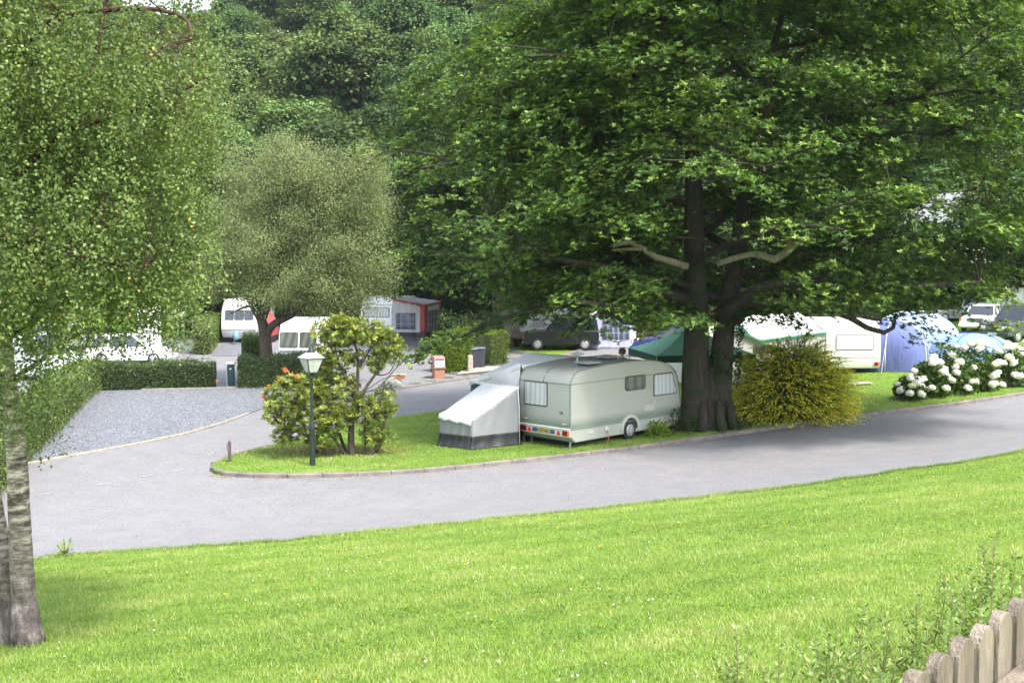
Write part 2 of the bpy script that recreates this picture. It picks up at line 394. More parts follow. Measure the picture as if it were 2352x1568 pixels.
kerb('gravel_edging', gp_edge, .07, .11, 2.4, EDGE); kerb('gravel_edging', [tuple(at(0, 1079).xy)] + gp_low, .09, .075, 2.4, EDGE, gap=.006); kerb('gravel_edging', gp_top, .07, .09, 2.4, EDGE)
for pl in ([(385, 782), (458, 780), (452, 812), (375, 812)], [(520, 782), (600, 784), (600, 818), (484, 818)], [(850, 768), (1010, 766), (1000, 790), (830, 800)]):
    sheet('gravel_pitch', P(pl), .03, GRAV)
PAVE = M('concrete_path', (.36, .32, .26), .85, (.26, .23, .2), 3, .4, 40)
sheet('concrete_path', P([(1050, 862), (1068, 846), (1160, 842), (1135, 852)]), .05, PAVE)
# faded dashes on the road junction
WHT = M('faded_paint', (.27, .27, .268), .8, (.16, .16, .16), 12)
dash = []
for (u0, v0, u1, v1) in ((322, 1096, 352, 1091), (222, 1116, 258, 1110), (88, 1138, 120, 1133), (395, 1083, 418, 1078)):
    a_, b_ = at(u0, v0), at(u1, v1); d = (b_ - a_).normalized(); n = Vector((-d.y, d.x, 0)) * .05
    tag(sheet('road_dash', [tuple((q).xy) for q in (a_ - n, b_ - n, b_ + n, a_ + n)], .02, WHT), kind='structure')

# ---------------------------------------------------------------- grass blades
BLADE = leafmat('grass_blade', [(0, (.075, .14, .028)), (.35, (.17, .25, .055)), (.7, (.27, .35, .095)), (.92, (.35, .385, .14)), (1, (.42, .39, .22))], trans=.3, rough=.5, spec=.35)
def inpoly(px, py, poly):
    c = np.zeros(len(px), bool); n = len(poly)
    for i in range(n):
        x1, y1 = poly[i]; x2, y2 = poly[i - 1]
        m = ((y1 > py) != (y2 > py)); c ^= m & (px < (x2 - x1) * (py - y1) / ((y2 - y1) if y2 != y1 else 1e-9) + x1)
    return c
def blades(name, pts, off, hgt, wid, parent=None):
    n = len(pts); x, y = pts[:, 0], pts[:, 1]; z = terrain(x, y) + off
    h = hgt * rng.uniform(.5, 1.3, n); a = rng.uniform(0, 2 * math.pi, n); lean = rng.normal(0, .45, (n, 2))
    # patchy growth
    pn = np.sin(x * 1.3 + 2 * np.sin(y * .9)) * np.sin(y * 1.7 + 1.5 * np.sin(x * .7)) + .6 * np.sin(x * 4.1 + y * 2.3) * np.sin(y * 5.2 - x)
    h = h * (1 + .25 * pn)
    st = np.sin((x * .45 - y * .9) * 4.6 + .8 * np.sin(x * .5))
    big = np.sin(x * .42 + 1.4 * np.sin(y * .31)) * np.sin(y * .55 + 1.1 * np.sin(x * .27 + 2))
    fine_ = np.sin(x * 6.3 + 3 * np.sin(y * 2.9)) * np.sin(y * 9.1 + 2 * np.sin(x * 3.7))
    tint = np.clip(.46 + .15 * pn + .09 * st + .15 * big + .10 * fine_ + .12 * np.clip((14 - y) / 5, 0, 1) + rng.normal(0, .13, n), 0, .97); tint[rng.random(n) < .012] = 1
    dx, dy = np.cos(a) * wid / 2, np.sin(a) * wid / 2
    B = np.stack([x, y, z], 1)
    V = np.stack([B + np.stack([dx, dy, 0 * x], 1), B + np.stack([lean[:, 0] * h, lean[:, 1] * h, h], 1), B - np.stack([dx, dy, 0 * x], 1)], 1).reshape(-1, 3)
    return tag(link(name, mesh_np(name, V, np.arange(3 * n).reshape(n, 3), 3, tint), parent, BLADE), None, None, kind='stuff')
def scatter(n, ymin, ymax, marg=.8, pw=1.0):
    u = rng.random(n); y = (ymin ** (2 - pw) + u * (ymax ** (2 - pw) - ymin ** (2 - pw))) ** (1 / (2 - pw)) if pw != 2 else ymin * (ymax / ymin) ** u
    x = (rng.random(n) - .5) * (2 * y * .46 + 2 * marg); return np.stack([x, y], 1)
low_a = np.array(low)
def lowy(x): return np.interp(x, low_a[:, 0], low_a[:, 1])
p = scatter(560000, 8.2, 36, pw=1.2); p = p[(p[:, 1] < lowy(p[:, 0]) + rng.normal(.0, .05, len(p)))]
lawn = blades('grass', p, 0, .045, .011); tag(lawn, 'short mown bright green grass covering the sloping lawn in front', 'grass')
p = np.stack([np.repeat(low_a[::1, 0], 1), low_a[:, 1]], 1)
tt = rng.random(16000); xx = -13 + 30 * tt; p = np.stack([xx, lowy(xx) + rng.normal(-.08, .09, len(xx)) + .04 * np.sin(xx * 9)], 1)
tag(blades('grass', p, 0, .075, .013), 'ragged taller grass fringe along the lower edge of the road', 'grass')
isl_poly = isl_front + [(70, 84), (40, 86)] + isl_back[::-1][:-1]
p = scatter(420000, 30, 62, pw=1.9); p = p[inpoly(p[:, 0], p[:, 1], isl_poly)]
tag(blades('grass', p, .105, .05, .016), 'mown grass on the island between the two roads', 'grass')
ver_poly = [tuple(q) for q in P([(872, 906), (890, 900), (1000, 881), (1090, 868), (1200, 848)])] + [(2.2, 62), (6.5, 71), (-.5, 72), (-3, 60)] + P([(992, 855), (950, 876)])
p = scatter(160000, 46, 74, pw=2); p = p[inpoly(p[:, 0], p[:, 1], ver_poly)]
tag(blades('grass', p, 0, .05, .02), 'grass verge beyond the far road beside the clipped hedge', 'grass')
# little lawn flowers, one mass each
for nm, colr, cnt, lab in (('clover_flowers', (.55, .54, .48), 190, 'tiny white clover flowers dotted through the front lawn'), ('buttercup_flowers', (.8, .5, .02), 60, 'tiny yellow flowers dotted through the front lawn')):
    q = scatter(cnt * 2, 9, 32, pw=1.2); q = q[q[:, 1] < lowy(q[:, 0]) - .3][:cnt]; C = np.column_stack([q, terrain(q[:, 0], q[:, 1]) + .04])
    A = rdir(len(C)); o = leaves(nm, np.repeat(C, 5, 0), rdir(5 * len(C)), rdir(5 * len(C)), .016, .016, np.zeros(5 * len(C)), M(nm, colr, .7)); tag(o, lab, 'flowers', kind='stuff')

# ---------------------------------------------------------------- thin summer haze
hm = bpy.data.materials.new('haze'); hm.use_nodes = True; ht = hm.node_tree; ht.nodes.clear(); ho = ht.nodes.new('ShaderNodeOutputMaterial'); pv = ht.nodes.new('ShaderNodeVolumePrincipled')
pv.inputs['Color'].default_value = (.80, .88, 1, 1); pv.inputs['Density'].default_value = .00013; pv.inputs['Anisotropy'].default_value = .2; ht.links.new(pv.outputs[0], ho.inputs['Volume'])
hz_ = MB().box((0, 370, 60), (845, 868, 160)).build('haze', hm); tag(hz_, kind='stuff')
sc.cycles.volume_bounces = 0; sc.cycles.volume_step_rate = 5

LITTER = leafmat('fallen_leaf', [(0, (.10, .055, .025)), (.5, (.26, .16, .07)), (1, (.45, .33, .17))], .1, .7)
def litter(name, label, pts, off, s=.07):
    pts = np.asarray(pts); n = len(pts); C = np.column_stack([pts, terrain(pts[:, 0], pts[:, 1]) + off]); N_ = unit(np.array([0, 0, 1.]) + rng.normal(0, .35, (n, 3))); A = np.cross(N_, rdir(n)); tag(leaves(name, C, A, np.cross(N_, unit(A)), s * rng.uniform(.5, 1.2, n), s * .6, rng.random(n), LITTER), label, 'fallen leaves', kind='stuff')
fr = np.array(isl_front[6:-3]); k_ = rng.integers(0, len(fr) - 1, 900); f_ = rng.random((900, 1)); q = fr[k_] * (1 - f_) + fr[k_ + 1] * f_; q = q + rng.normal(0, .12, q.shape) + np.array([.05, -.22]); litter('fallen_leaves', 'dry leaves and grit gathered on the road along the island kerb', q, .025, .05)
q0_ = at(760, 1045); q = rng.normal(0, 1, (1500, 2)) * np.array([1.15, .45]) + np.array([q0_.x, q0_.y]); litter('fallen_leaves', 'reddish brown leaf litter on the grass under the rhododendron', q, .125, .08)
q0_ = at(1080, 1100); q = scatter(260, 22, 33); q = q[q[:, 1] > lowy(q[:, 0]) + .3]; litter('fallen_leaves', 'a few dry leaves scattered over the front road', q, .03, .05)
# ================================================================ TREES AND SHRUBS
def barkmat(name, c1, c2, moss=None, scale=3., vert=.25, bump=1.0):
    t = NT(name); v = t.coord((1, 1, vert)); n = t.noise(v, scale * 4, 6, .7); m = t.noise(t.coord(), scale * .5, 4)
    c = t.ramp(n, [(.3, c1), (.7, c2)])
    if moss: c = t.mix(t.ramp(m, [(.5, (0, 0, 0)), (.62, (.8, .8, .8))]), c, moss)
    return t.finish(c, .9, 0, t.bump(n, bump, .05), .2)
OAKBARK = barkmat('oak_bark', (.012, .010, .008), (.07, .058, .044), (.022, .038, .008))
DEADBARK = barkmat('dead_bark', (.13, .11, .07), (.34, .31, .22), (.18, .17, .08))
BARKD = barkmat('dark_bark', (.03, .025, .02), (.10, .08, .06))
def birchbark():
    t = NT('birch_bark'); v = t.coord((1, 1, 4)); n = t.noise(v, 5, 5, .7); v2 = t.coord((1, 1, .5)); n2 = t.noise(v2, 9, 5, .7)
    sep = t.n('ShaderNodeSeparateXYZ'); tc = t.n('ShaderNodeTexCoord'); t.l(tc.outputs['Object'], sep.inputs[0])
    up = t.ramp(n, [(.38, (.05, .04, .035)), (.5, (.20, .16, .13)), (.62, (.48, .42, .36))]); dn = t.ramp(n2, [(.35, (.04, .03, .028)), (.55, (.15, .12, .11)), (.72, (.38, .35, .30))])
    mr = t.n('ShaderNodeMapRange'); mr.inputs['From Min'].default_value = .3; mr.inputs['From Max'].default_value = 1.6; t.l(sep.outputs['Z'], mr.inputs['Value'])
    c = t.mix(mr.outputs[0], dn, up); return t.finish(c, .75, 0, t.bump(n2, .9, .04, t.bump(n, .4, .02)), .3)
BIRCHB = birchbark()
OAKLEAF = leafmat('oak_leaf', [(0, (.02, .045, .010)), (.4, (.055, .11, .020)), (.75, (.13, .215, .038)), (1, (.26, .35, .075))], trans=.26, rough=.5, spec=.22)
def bez(p0, p1, p2, n):
    p0, p1, p2 = Vector(p0), Vector(p1), Vector(p2)
    return [(1 - t) ** 2 * p0 + 2 * t * (1 - t) * p1 + t * t * p2 for t in [i / (n - 1) for i in range(n)]]
def wob(pts, a):
    return [pts[0]] + [p + Vector((random.gauss(0, a), random.gauss(0, a), random.gauss(0, a * .6))) for p in pts[1:]]

def noise3(Q, s=1.0, seed=0.0):
    x, y, z = Q[:, 0] * s + seed, Q[:, 1] * s + seed * 1.7, Q[:, 2] * s - seed
    return (np.sin(x * 1.9 + 1.3 * np.sin(y * 1.1 + z)) + np.sin(y * 2.3 + 1.1 * np.sin(z * 1.7 - x)) + np.sin(z * 2.1 + 1.2 * np.sin(x * 1.3 + y * .7))) / 3

def twigs_to(limbpts, tips, mb, r=.018, sag=.15, n=4, lmax=1.7):
    """join every tip to the nearest lower limb point"""
    LP = np.array([tuple(p) for p in limbpts])
    for q in tips:
        d = LP - q; dist = np.linalg.norm(d, axis=1) + 1.2 * np.maximum(d[:, 2], 0)
        s = LP[np.argmin(dist)]; s = Vector(s); q = Vector(q); L = (q - s).length
        if L < .15 or L > lmax: continue
        mid = (s + q) / 2 + Vector((0, 0, sag * L)) + Vector((random.gauss(0, .06), random.gauss(0, .06), 0)) * L
        mb.tube(bez(s, mid, q, n), [r * (1 + .5 * L) * k for k in np.linspace(1.0, .35, n)], 4, False)

def oak(name, label, base, R, zlo, zc, ztop, nspray, tr, tk, leafk=6, per=24, seed=3, group=None, mat=OAKLEAF, corridor=True, extra=None, Rleaf=(.15, .07), spray_r=.75, keep=None, twosplit=True, dep=.8, bark=OAKBARK, yfront=-99, rightx=0., leftx=0., addQ=None):
    random.seed(seed); r_ = np.random.default_rng(seed)
    T = thing(name, label, 'tree', base, 0, group)
    mb = MB(); LP = []
    def trunk(off, top, r0, r1, n=9, lean=(0, 0)):
        pts = [Vector((off[0] + lean[0] * t ** 1.3, off[1] + lean[1] * t ** 1.3, top * t - .15 * (t == 0))) for t in np.linspace(0, 1, n)]
        pts = [pts[0]] + [p + Vector((random.gauss(0, .05), random.gauss(0, .05), 0)) for p in pts[1:]]
        # flare at the foot
        pts.insert(1, pts[0] + (pts[1] - pts[0]) * .35)
        rr = [r0 * 1.45, r0 * 1.12] + list(np.linspace(r0, r1, n - 1)); mb.tube(pts, rr, 18); LP.extend(pts[4:]); return pts
    trs = []
    if twosplit:
        trs.append(trunk((-.30, 0), ztop * .78, tr, tr * .22, lean=(-.55, .3))); trs.append(trunk((.30, .12), ztop * .72, tr * .88, tr * .2, lean=(2.0, .6)))
        mb.tube([(.05, .08, -.1), (.05, .08, .5), (.04, .1, 1.2), (.05, .12, 1.8), (.08, .14, 2.3)], [.68, .56, .44, .28, .1], 16)
        for k in range(9): a = k * .7 + .2; mb.tube([(.05 + .72 * math.cos(a), .45 * math.sin(a), 1.0), (.05 + .82 * math.cos(a), .6 * math.sin(a), .35), (.05 + .98 * math.cos(a), .78 * math.sin(a), -.1)], [.10, .17, .16], 9)
    else: trs.append(trunk((0, 0), ztop * .75, tr, tr * .2, lean=(.3, .2)))
    k = 0
    for t_ in trs:
        for m in range(tk):
            f = (.33 if twosplit else .26) + .62 * m / tk; idx = f * (len(t_) - 1); i0 = int(idx); s = t_[i0].lerp(t_[min(i0 + 1, len(t_) - 1)], idx - i0)
            az = k * 2.399 + random.uniform(-.3, .3); k += 1
            zz = s.z; RR = R * (1 if zz < zc else math.sqrt(max(.1, 1 - ((zz - zc) / (ztop - zc)) ** 2))) * random.uniform(.78, .95)
            d = Vector((math.cos(az), math.sin(az) * dep, 0)); rise = random.uniform(.5, 1.6) + (zz / ztop) * 2.2
            e = s + d * RR + Vector((0, 0, rise * .6)); c = s + d * RR * .45 + Vector((0, 0, rise))
            n = 9; pts = wob(bez(s, c, e, n), .12); r0 = tr * (.42 - .26 * f); mb.tube(pts, np.linspace(r0, .035, n), 8, False)
            for a_, b_ in zip(pts[2:], pts[3:]): LP.extend([a_, (a_ + b_) / 2])
            for q in range(5):       # side branches
                i1 = random.randint(2, n - 2); s2 = pts[i1]; a2 = az + random.choice((-1, 1)) * random.uniform(.5, 1.1); L2 = RR * random.uniform(.2, .42)
                e2 = s2 + Vector((math.cos(a2), math.sin(a2), random.uniform(-.12, .4))) * L2; c2 = (s2 + e2) / 2 + Vector((0, 0, .25))
                p2 = wob(bez(s2, c2, e2, 6), .07); mb.tube(p2, np.linspace(r0 * .4, .02, 6), 5, False); LP.extend(p2[1:])
    if extra:
        for pts, r0, r1 in extra: mb.tube(pts, np.linspace(r0, r1, len(pts)), 9); LP.extend(pts[2:])
    # sprays through the crown volume
    N = nspray * 5; z = zlo + (ztop - zlo) * r_.random(N) ** 1.05; ang = r_.uniform(0, 2 * math.pi, N)
    Rz = np.where(z < zc, R * (.80 + .20 * (z - zlo) / max(zc - zlo, .1)), R * np.sqrt(np.clip(1 - ((z - zc) / (ztop - zc)) ** 2, 0, 1)))
    Rz = Rz * (1 + rightx * np.clip(np.cos(ang), 0, 1) - leftx * np.clip(-np.cos(ang), 0, 1))
    rad = np.clip(r_.random(N) ** .42, .2, 1) * Rz * (1 + .10 * np.sin(3 * ang + z) + .06 * np.sin(7 * ang - 2 * z))
    Q = np.stack([rad * np.cos(ang), rad * np.sin(ang) * dep, z + .35 * np.sin(ang * 5 + z * 2)], 1)
    ok = noise3(Q, .62, seed) > -.33
    low_cut = zlo + np.clip(-(Q[:, 1]) * .055, -.5, 1.2) + .25 * np.sin(Q[:, 0] * 1.1)
    ok &= Q[:, 2] > low_cut
    if corridor:   # the stem stands clear in front
        dx = np.abs(Q[:, 0] - .15); ok &= ~((dx < 1.0 + .3 * np.sin(Q[:, 2] * 3)) & (Q[:, 1] < .8) & (Q[:, 2] < zc + .3) & (r_.random(N) < .9))
    ok &= Q[:, 1] > yfront
    if keep is not None: ok &= keep(Q)
    Q = Q[ok][:nspray]
    LPn = np.array([tuple(p) for p in LP]); LQ = LPn[r_.random(len(LPn)) < .85] + r_.normal(0, .35, (int(0), 3)) if False else LPn + r_.normal(0, .3, LPn.shape); rr_ = np.hypot(LQ[:, 0], LQ[:, 1]); LQ = LQ[(rr_ > R * .32) & (LQ[:, 2] > zlo - .1)]
    if keep is not None: LQ = LQ[keep(LQ)]
    twigs_to(LP, Q, mb, .013); Q = np.concatenate([Q, LQ] + ([np.array([tuple(p) for p in addQ])] if addQ else []))
    tk_ = mb.build('trunk', bark, T, smooth=True, norm=False)
    # rosettes in flattened sprays
    n = len(Q); out = unit(np.column_stack([Q[:, 0], Q[:, 1], np.zeros(n)]))
    a = r_.uniform(0, 6.3, (n, per)); rr = spray_r * np.sqrt(r_.random((n, per))) * r_.uniform(.6, 1.25, (n, 1))
    ox, oy = rr * np.cos(a), rr * np.sin(a); tilt = r_.normal(0, .18, (n, 2)) - out[:, :2] * .22
    oz = ox * tilt[:, :1] + oy * tilt[:, 1:] + r_.normal(0, .10, (n, per)) - .22 * (rr / spray_r) ** 2
    Pp = (Q[:, None] + np.stack([ox, oy, oz], -1)).reshape(-1, 3)
    D = np.tile(np.array([0, 0, 1.]), (len(Pp), 1)) + np.repeat(out, per, 0) * .25 + r_.normal(0, .3, (len(Pp), 3))
    tint = np.clip(.45 + .22 * np.repeat(r_.normal(0, .6, n), per) + r_.normal(0, .18, len(Pp)), 0, 1)
    rosette_leaves('crown', Pp, D, leafk, Rleaf[0], Rleaf[1], mat, T, spread=1.25, tint=tint)
    return T

ob = at(1622, 992); ob.z += .1
def rel(u, v, Y, base): return atY(u, v, Y) - Vector(base)
hang = [rel(1700, 700, 36.5, ob), rel(1800, 690, 35.5, ob), rel(1885, 704, 35, ob), rel(1950, 728, 34.6, ob), rel(1990, 752, 34.5, ob), rel(2030, 764, 34.5, ob), rel(2052, 752, 34.6, ob), rel(2056, 728, 34.8, ob)]
lowl = [rel(1600, 720, 37, ob), rel(1500, 745, 35.5, ob), rel(1440, 735, 34.5, ob), rel(1380, 700, 33.5, ob), rel(1300, 690, 33, ob)]
lowr = [rel(1660, 720, 36.8, ob), rel(1760, 655, 36, ob), rel(1900, 640, 35, ob), rel(2050, 660, 34, ob), rel(2250, 650, 33.5, ob)]
lowl2 = [rel(1575, 690, 36.6, ob), rel(1480, 655, 35.5, ob), rel(1400, 615, 35, ob), rel(1250, 590, 34.5, ob)]
lowleft = [rel(1560, 690, 36.8, ob), rel(1400, 690, 36, ob), rel(1250, 705, 35.6, ob), rel(1140, 735, 35.3, ob), rel(1060, 772, 35.2, ob), rel(990, 798, 35.1, ob), rel(940, 822, 35, ob)]
dropL = [rel(1340, 690, 35.8, ob), rel(1330, 730, 35.5, ob), rel(1310, 770, 35.4, ob)]
random.seed(15)
ADDQ = [rel(u + random.gauss(0, 5), v + random.gauss(0, 5), Yq, ob) for u, v, Yq in ((1075, 762, 35.2), (1045, 780, 35.1), (1020, 770, 35.3), (1005, 795, 35), (975, 800, 35), (950, 812, 35), (935, 828, 34.9), (1100, 755, 35.3), (1312, 768, 35.4), (1330, 745, 35.5), (2125, 750, 34.5), (2140, 775, 34.4), (2300, 745, 34), (2060, 735, 34.6), (1180, 728, 35.4), (1240, 722, 35.5), (1790, 745, 36), (1830, 740, 35.8))]
def keep_oak(Q):
    wx, wy, wz = Q[:, 0] + ob.x, Q[:, 1] + ob.y, Q[:, 2] + ob.z
    u = PW / 2 + F * wx / wy; v = 589 + F * (ZC - wz) / wy
    lim = np.interp(u, [800, 1000, 1150, 1250, 1400, 1520, 1600, 1700, 1800, 1900, 2000, 2100, 2250, 2500], [640, 700, 725, 716, 722, 752, 745, 735, 722, 700, 705, 712, 716, 690])
    r9 = np.random.default_rng(len(Q)).random(len(Q)); clear = (wy < 37) & (((np.abs(u - 1628) < 85) & (v > 440) & (v < 705)) | ((u > 1630) & (u < 1890) & (v > 525) & (v < 615)) | ((u > 1385) & (u < 1590) & (v > 545) & (v < 615)))
    return (v < lim - 8) & ~(clear & (r9 < .88))
OAK = oak('oak_tree', 'large spreading oak with twin mossy trunks standing beside the pale green caravan', ob, 10.4, 3.55, 7.6, 18.6, 2900, .44, 11, corridor=True, seed=5, yfront=-5.6, rightx=.12, leftx=.24, Rleaf=(.135, .066), addQ=ADDQ, extra=[(hang, .13, .05), (lowleft, .12, .02), (dropL, .05, .015), (lowl, .2, .06), (lowr, .24, .07), (lowl2, .2, .06)], keep=keep_oak, per=37)
# broken dead limbs, part of the oak
mb = MB(); L = [rel(1648, 606, 36.3, ob), rel(1690, 592, 36, ob), rel(1725, 583, 35.8, ob), rel(1750, 586, 35.7, ob), rel(1778, 596, 35.6, ob), rel(1805, 580, 35.5, ob), rel(1830, 557, 35.5, ob), rel(1850, 546, 35.5, ob), rel(1868, 547, 35.5, ob)]
mb.tube(L, [.10, .10, .10, .11, .13, .13, .12, .12, .11], 10); mb.tube([L[5], rel(1818, 548, 35.4, ob), rel(1829, 522, 35.4, ob)], [.09, .06, .03], 8)
mb.build('dead_limb', DEADBARK, OAK, smooth=True)
mb = MB(); mb.tube([rel(1578, 612, 36.2, ob), rel(1540, 600, 36, ob), rel(1505, 590, 35.8, ob), rel(1478, 572, 35.6, ob), rel(1448, 556, 35.6, ob), rel(1424, 560, 35.5, ob), rel(1408, 566, 35.5, ob)], [.12, .11, .1, .09, .085, .075, .06], 9)
mb.tube([rel(1478, 572, 35.6, ob), rel(1445, 572, 35.4, ob), rel(1405, 575, 35.3, ob)], [.07, .05, .035], 7)
mb.build('dead_limb', DEADBARK, OAK, smooth=True)
# ivy and sprouts over the right stem, part of the oak
r_ = np.random.default_rng(9); n = 2600; z = r_.uniform(.1, 6, n); a = r_.uniform(math.pi * 1.05, math.pi * 2.2, n)
C = np.stack([.42 + 1.5 * (z / 13.4) ** 1.3 + (.60 - .03 * z) * np.cos(a), .15 + (.60 - .03 * z) * np.sin(a), z], 1) + r_.normal(0, .035, (n, 3)); C = C[noise3(C, 1.6) > -.05]; n = len(C)
leaves('ivy', C, rdir(n) + np.array([0, -.3, -.4]), rdir(n), .09, .07, r_.uniform(0, .5, n), leafmat('ivy_leaf', [(0, (.015, .035, .01)), (1, (.06, .11, .015))], .15, .4), OAK)

# second oak further back
o2 = at(1160, 793)
oak('oak_tree', 'second oak with pale bark standing on the far verge behind the clipped hedges', o2, 8.3, 2.7, 8.5, 18.5, 1500, .45, 9, seed=8, per=22, corridor=False, Rleaf=(.20, .10), spray_r=.8, leafk=5, keep=lambda Q: (Q[:, 2] > 3.6 - .25 * np.clip(-Q[:, 0] - 3, 0, 5)) , bark=barkmat('grey_bark', (.12, .10, .07), (.33, .29, .22), (.10, .12, .03)))

# willow-leaved birch in the middle distance
def softtree(name, label, base, lobes, nclump, per, cr, leaf, mat, stems, seed=1, bark=BARKD, group=None, droop=.5, clip=None, cat='tree', tintsd=.2, twr=.012):
    random.seed(seed); r_ = np.random.default_rng(seed); T = thing(name, label, cat, base, 0, group); mb = MB(); LP = []
    for pts, r0, r1 in stems:
        pts = [Vector(p) for p in pts]; pts = [Vector(p) for p in smoothline(pts, 4)] if len(pts) > 2 else pts
        mb.tube(pts, np.linspace(r0, r1, len(pts)), 9); LP += pts[len(pts) // 4:]
    vol = np.array([l[1][0] * l[1][1] * l[1][2] for l in lobes]); ch = r_.choice(len(lobes), nclump, p=vol ** .8 / (vol ** .8).sum())
    cen = np.array([l[0] for l in lobes])[ch]; rad = np.array([l[1] for l in lobes])[ch]
    dr = unit(r_.normal(size=(nclump, 3))); rr = r_.random(nclump)[:, None] ** .38; Q = cen + dr * rr * rad * (1 + .22 * noise3(cen + dr * 3, 1.3)[:, None])
    if clip is not None: Q = Q[clip(Q)]
    Q = Q[(noise3(Q, 1.15, seed) > -.30) & (noise3(Q, 2.4, seed + 3) > -.45)]
    twigs_to(LP, Q, mb, twr, .1)
    mb.build('trunk', bark, T, smooth=True, norm=False)
    n = len(Q); off = r_.normal(0, 1, (n, per, 3)) * np.array([cr, cr, cr * .7]); off[..., 2] -= droop * np.abs(off[..., 0] + off[..., 1]) * .5
    C = (Q[:, None] + off).reshape(-1, 3); m = len(C); A, B = flatleaf(r_, m, (0, -.25, 1.), .8, droop)
    tint = np.clip(.45 + np.repeat(r_.normal(0, .14, n), per) + r_.normal(0, tintsd, m), 0, 1)
    leaves('crown', C, A, B, leaf[0] * r_.uniform(.7, 1.2, m), leaf[1], tint, mat, T)
    return T
WILLOW = leafmat('soft_birch_leaf', [(0, (.07, .10, .04)), (.5, (.19, .235, .10)), (.85, (.29, .34, .155)), (1, (.36, .37, .17))], trans=.35, rough=.5)
wb = at(618, 888); YW = wb.y
def W_(u, v, dy=0): return tuple(rel(u, v, YW + dy, wb))
lob = [((W_(575, 460)[0], 0, W_(575, 460)[2]), (1.75, 2.2, 2.5)), ((W_(720, 430, 0)[0], .3, W_(720, 430)[2]), (2.2, 2.4, 2.3)), ((W_(822, 440)[0], .6, W_(822, 440)[2]), (1.3, 1.8, 2.2)), ((W_(620, 600)[0], -.4, W_(620, 600)[2]), (2.5, 2.5, 1.7)), ((W_(770, 600)[0], 0, W_(770, 600)[2]), (2.0, 2.3, 2.0)), ((W_(560, 640)[0], -.2, W_(560, 640)[2]), (1.3, 1.6, 1.0)), ((W_(690, 680)[0], -.4, W_(690, 680)[2]), (1.6, 1.3, .9)), ((W_(835, 520)[0], .3, W_(835, 520)[2]), (1.0, 1.3, 1.5)), ((W_(545, 700)[0], -.3, W_(545, 700)[2]), (.5, .5, .5)), ((W_(508, 560)[0], -.3, W_(508, 560)[2]), (.8, 1.0, 1.4)), ((W_(500, 640)[0], -.3, W_(500, 640)[2]), (.6, .8, .8)), ((W_(872, 610)[0], .2, W_(872, 610)[2]), (.7, 1.0, 1.5)), ((W_(640, 350)[0], .2, W_(640, 350)[2]), (1.0, 1.0, .8)), ((W_(835, 355)[0], .4, W_(835, 355)[2]), (.7, .8, .8)), ((W_(548, 370)[0], .2, W_(548, 370)[2]), (.7, .8, .8)), ((W_(800, 690)[0], -.2, W_(800, 690)[2]), (1.0, 1.0, .7))]
stems = [([W_(618, 888), W_(612, 820), W_(608, 770), W_(600, 735), W_(580, 700), W_(560, 660), W_(548, 600)], .34, .07), ([W_(608, 775), W_(628, 745), W_(668, 725), W_(705, 700), W_(760, 640), W_(800, 560)], .2, .05), ([W_(600, 735), W_(620, 680), W_(640, 600), W_(650, 500), W_(680, 380)], .22, .04), ([W_(600, 735, 0), W_(590, 650, .6), W_(600, 520, .8), W_(590, 400, 1)], .2, .04), ([W_(640, 600), W_(720, 520), W_(760, 420), W_(800, 360)], .12, .03), ([W_(580, 700), W_(550, 710), W_(530, 720)], .06, .02)]
softtree('birch_tree', 'grey-green fine leaved tree with dark forked trunk rising from the clipped hedge', wb, lob, 950, 330, .36, (.075, .048), WILLOW, stems, seed=4, droop=.5, tintsd=.12)

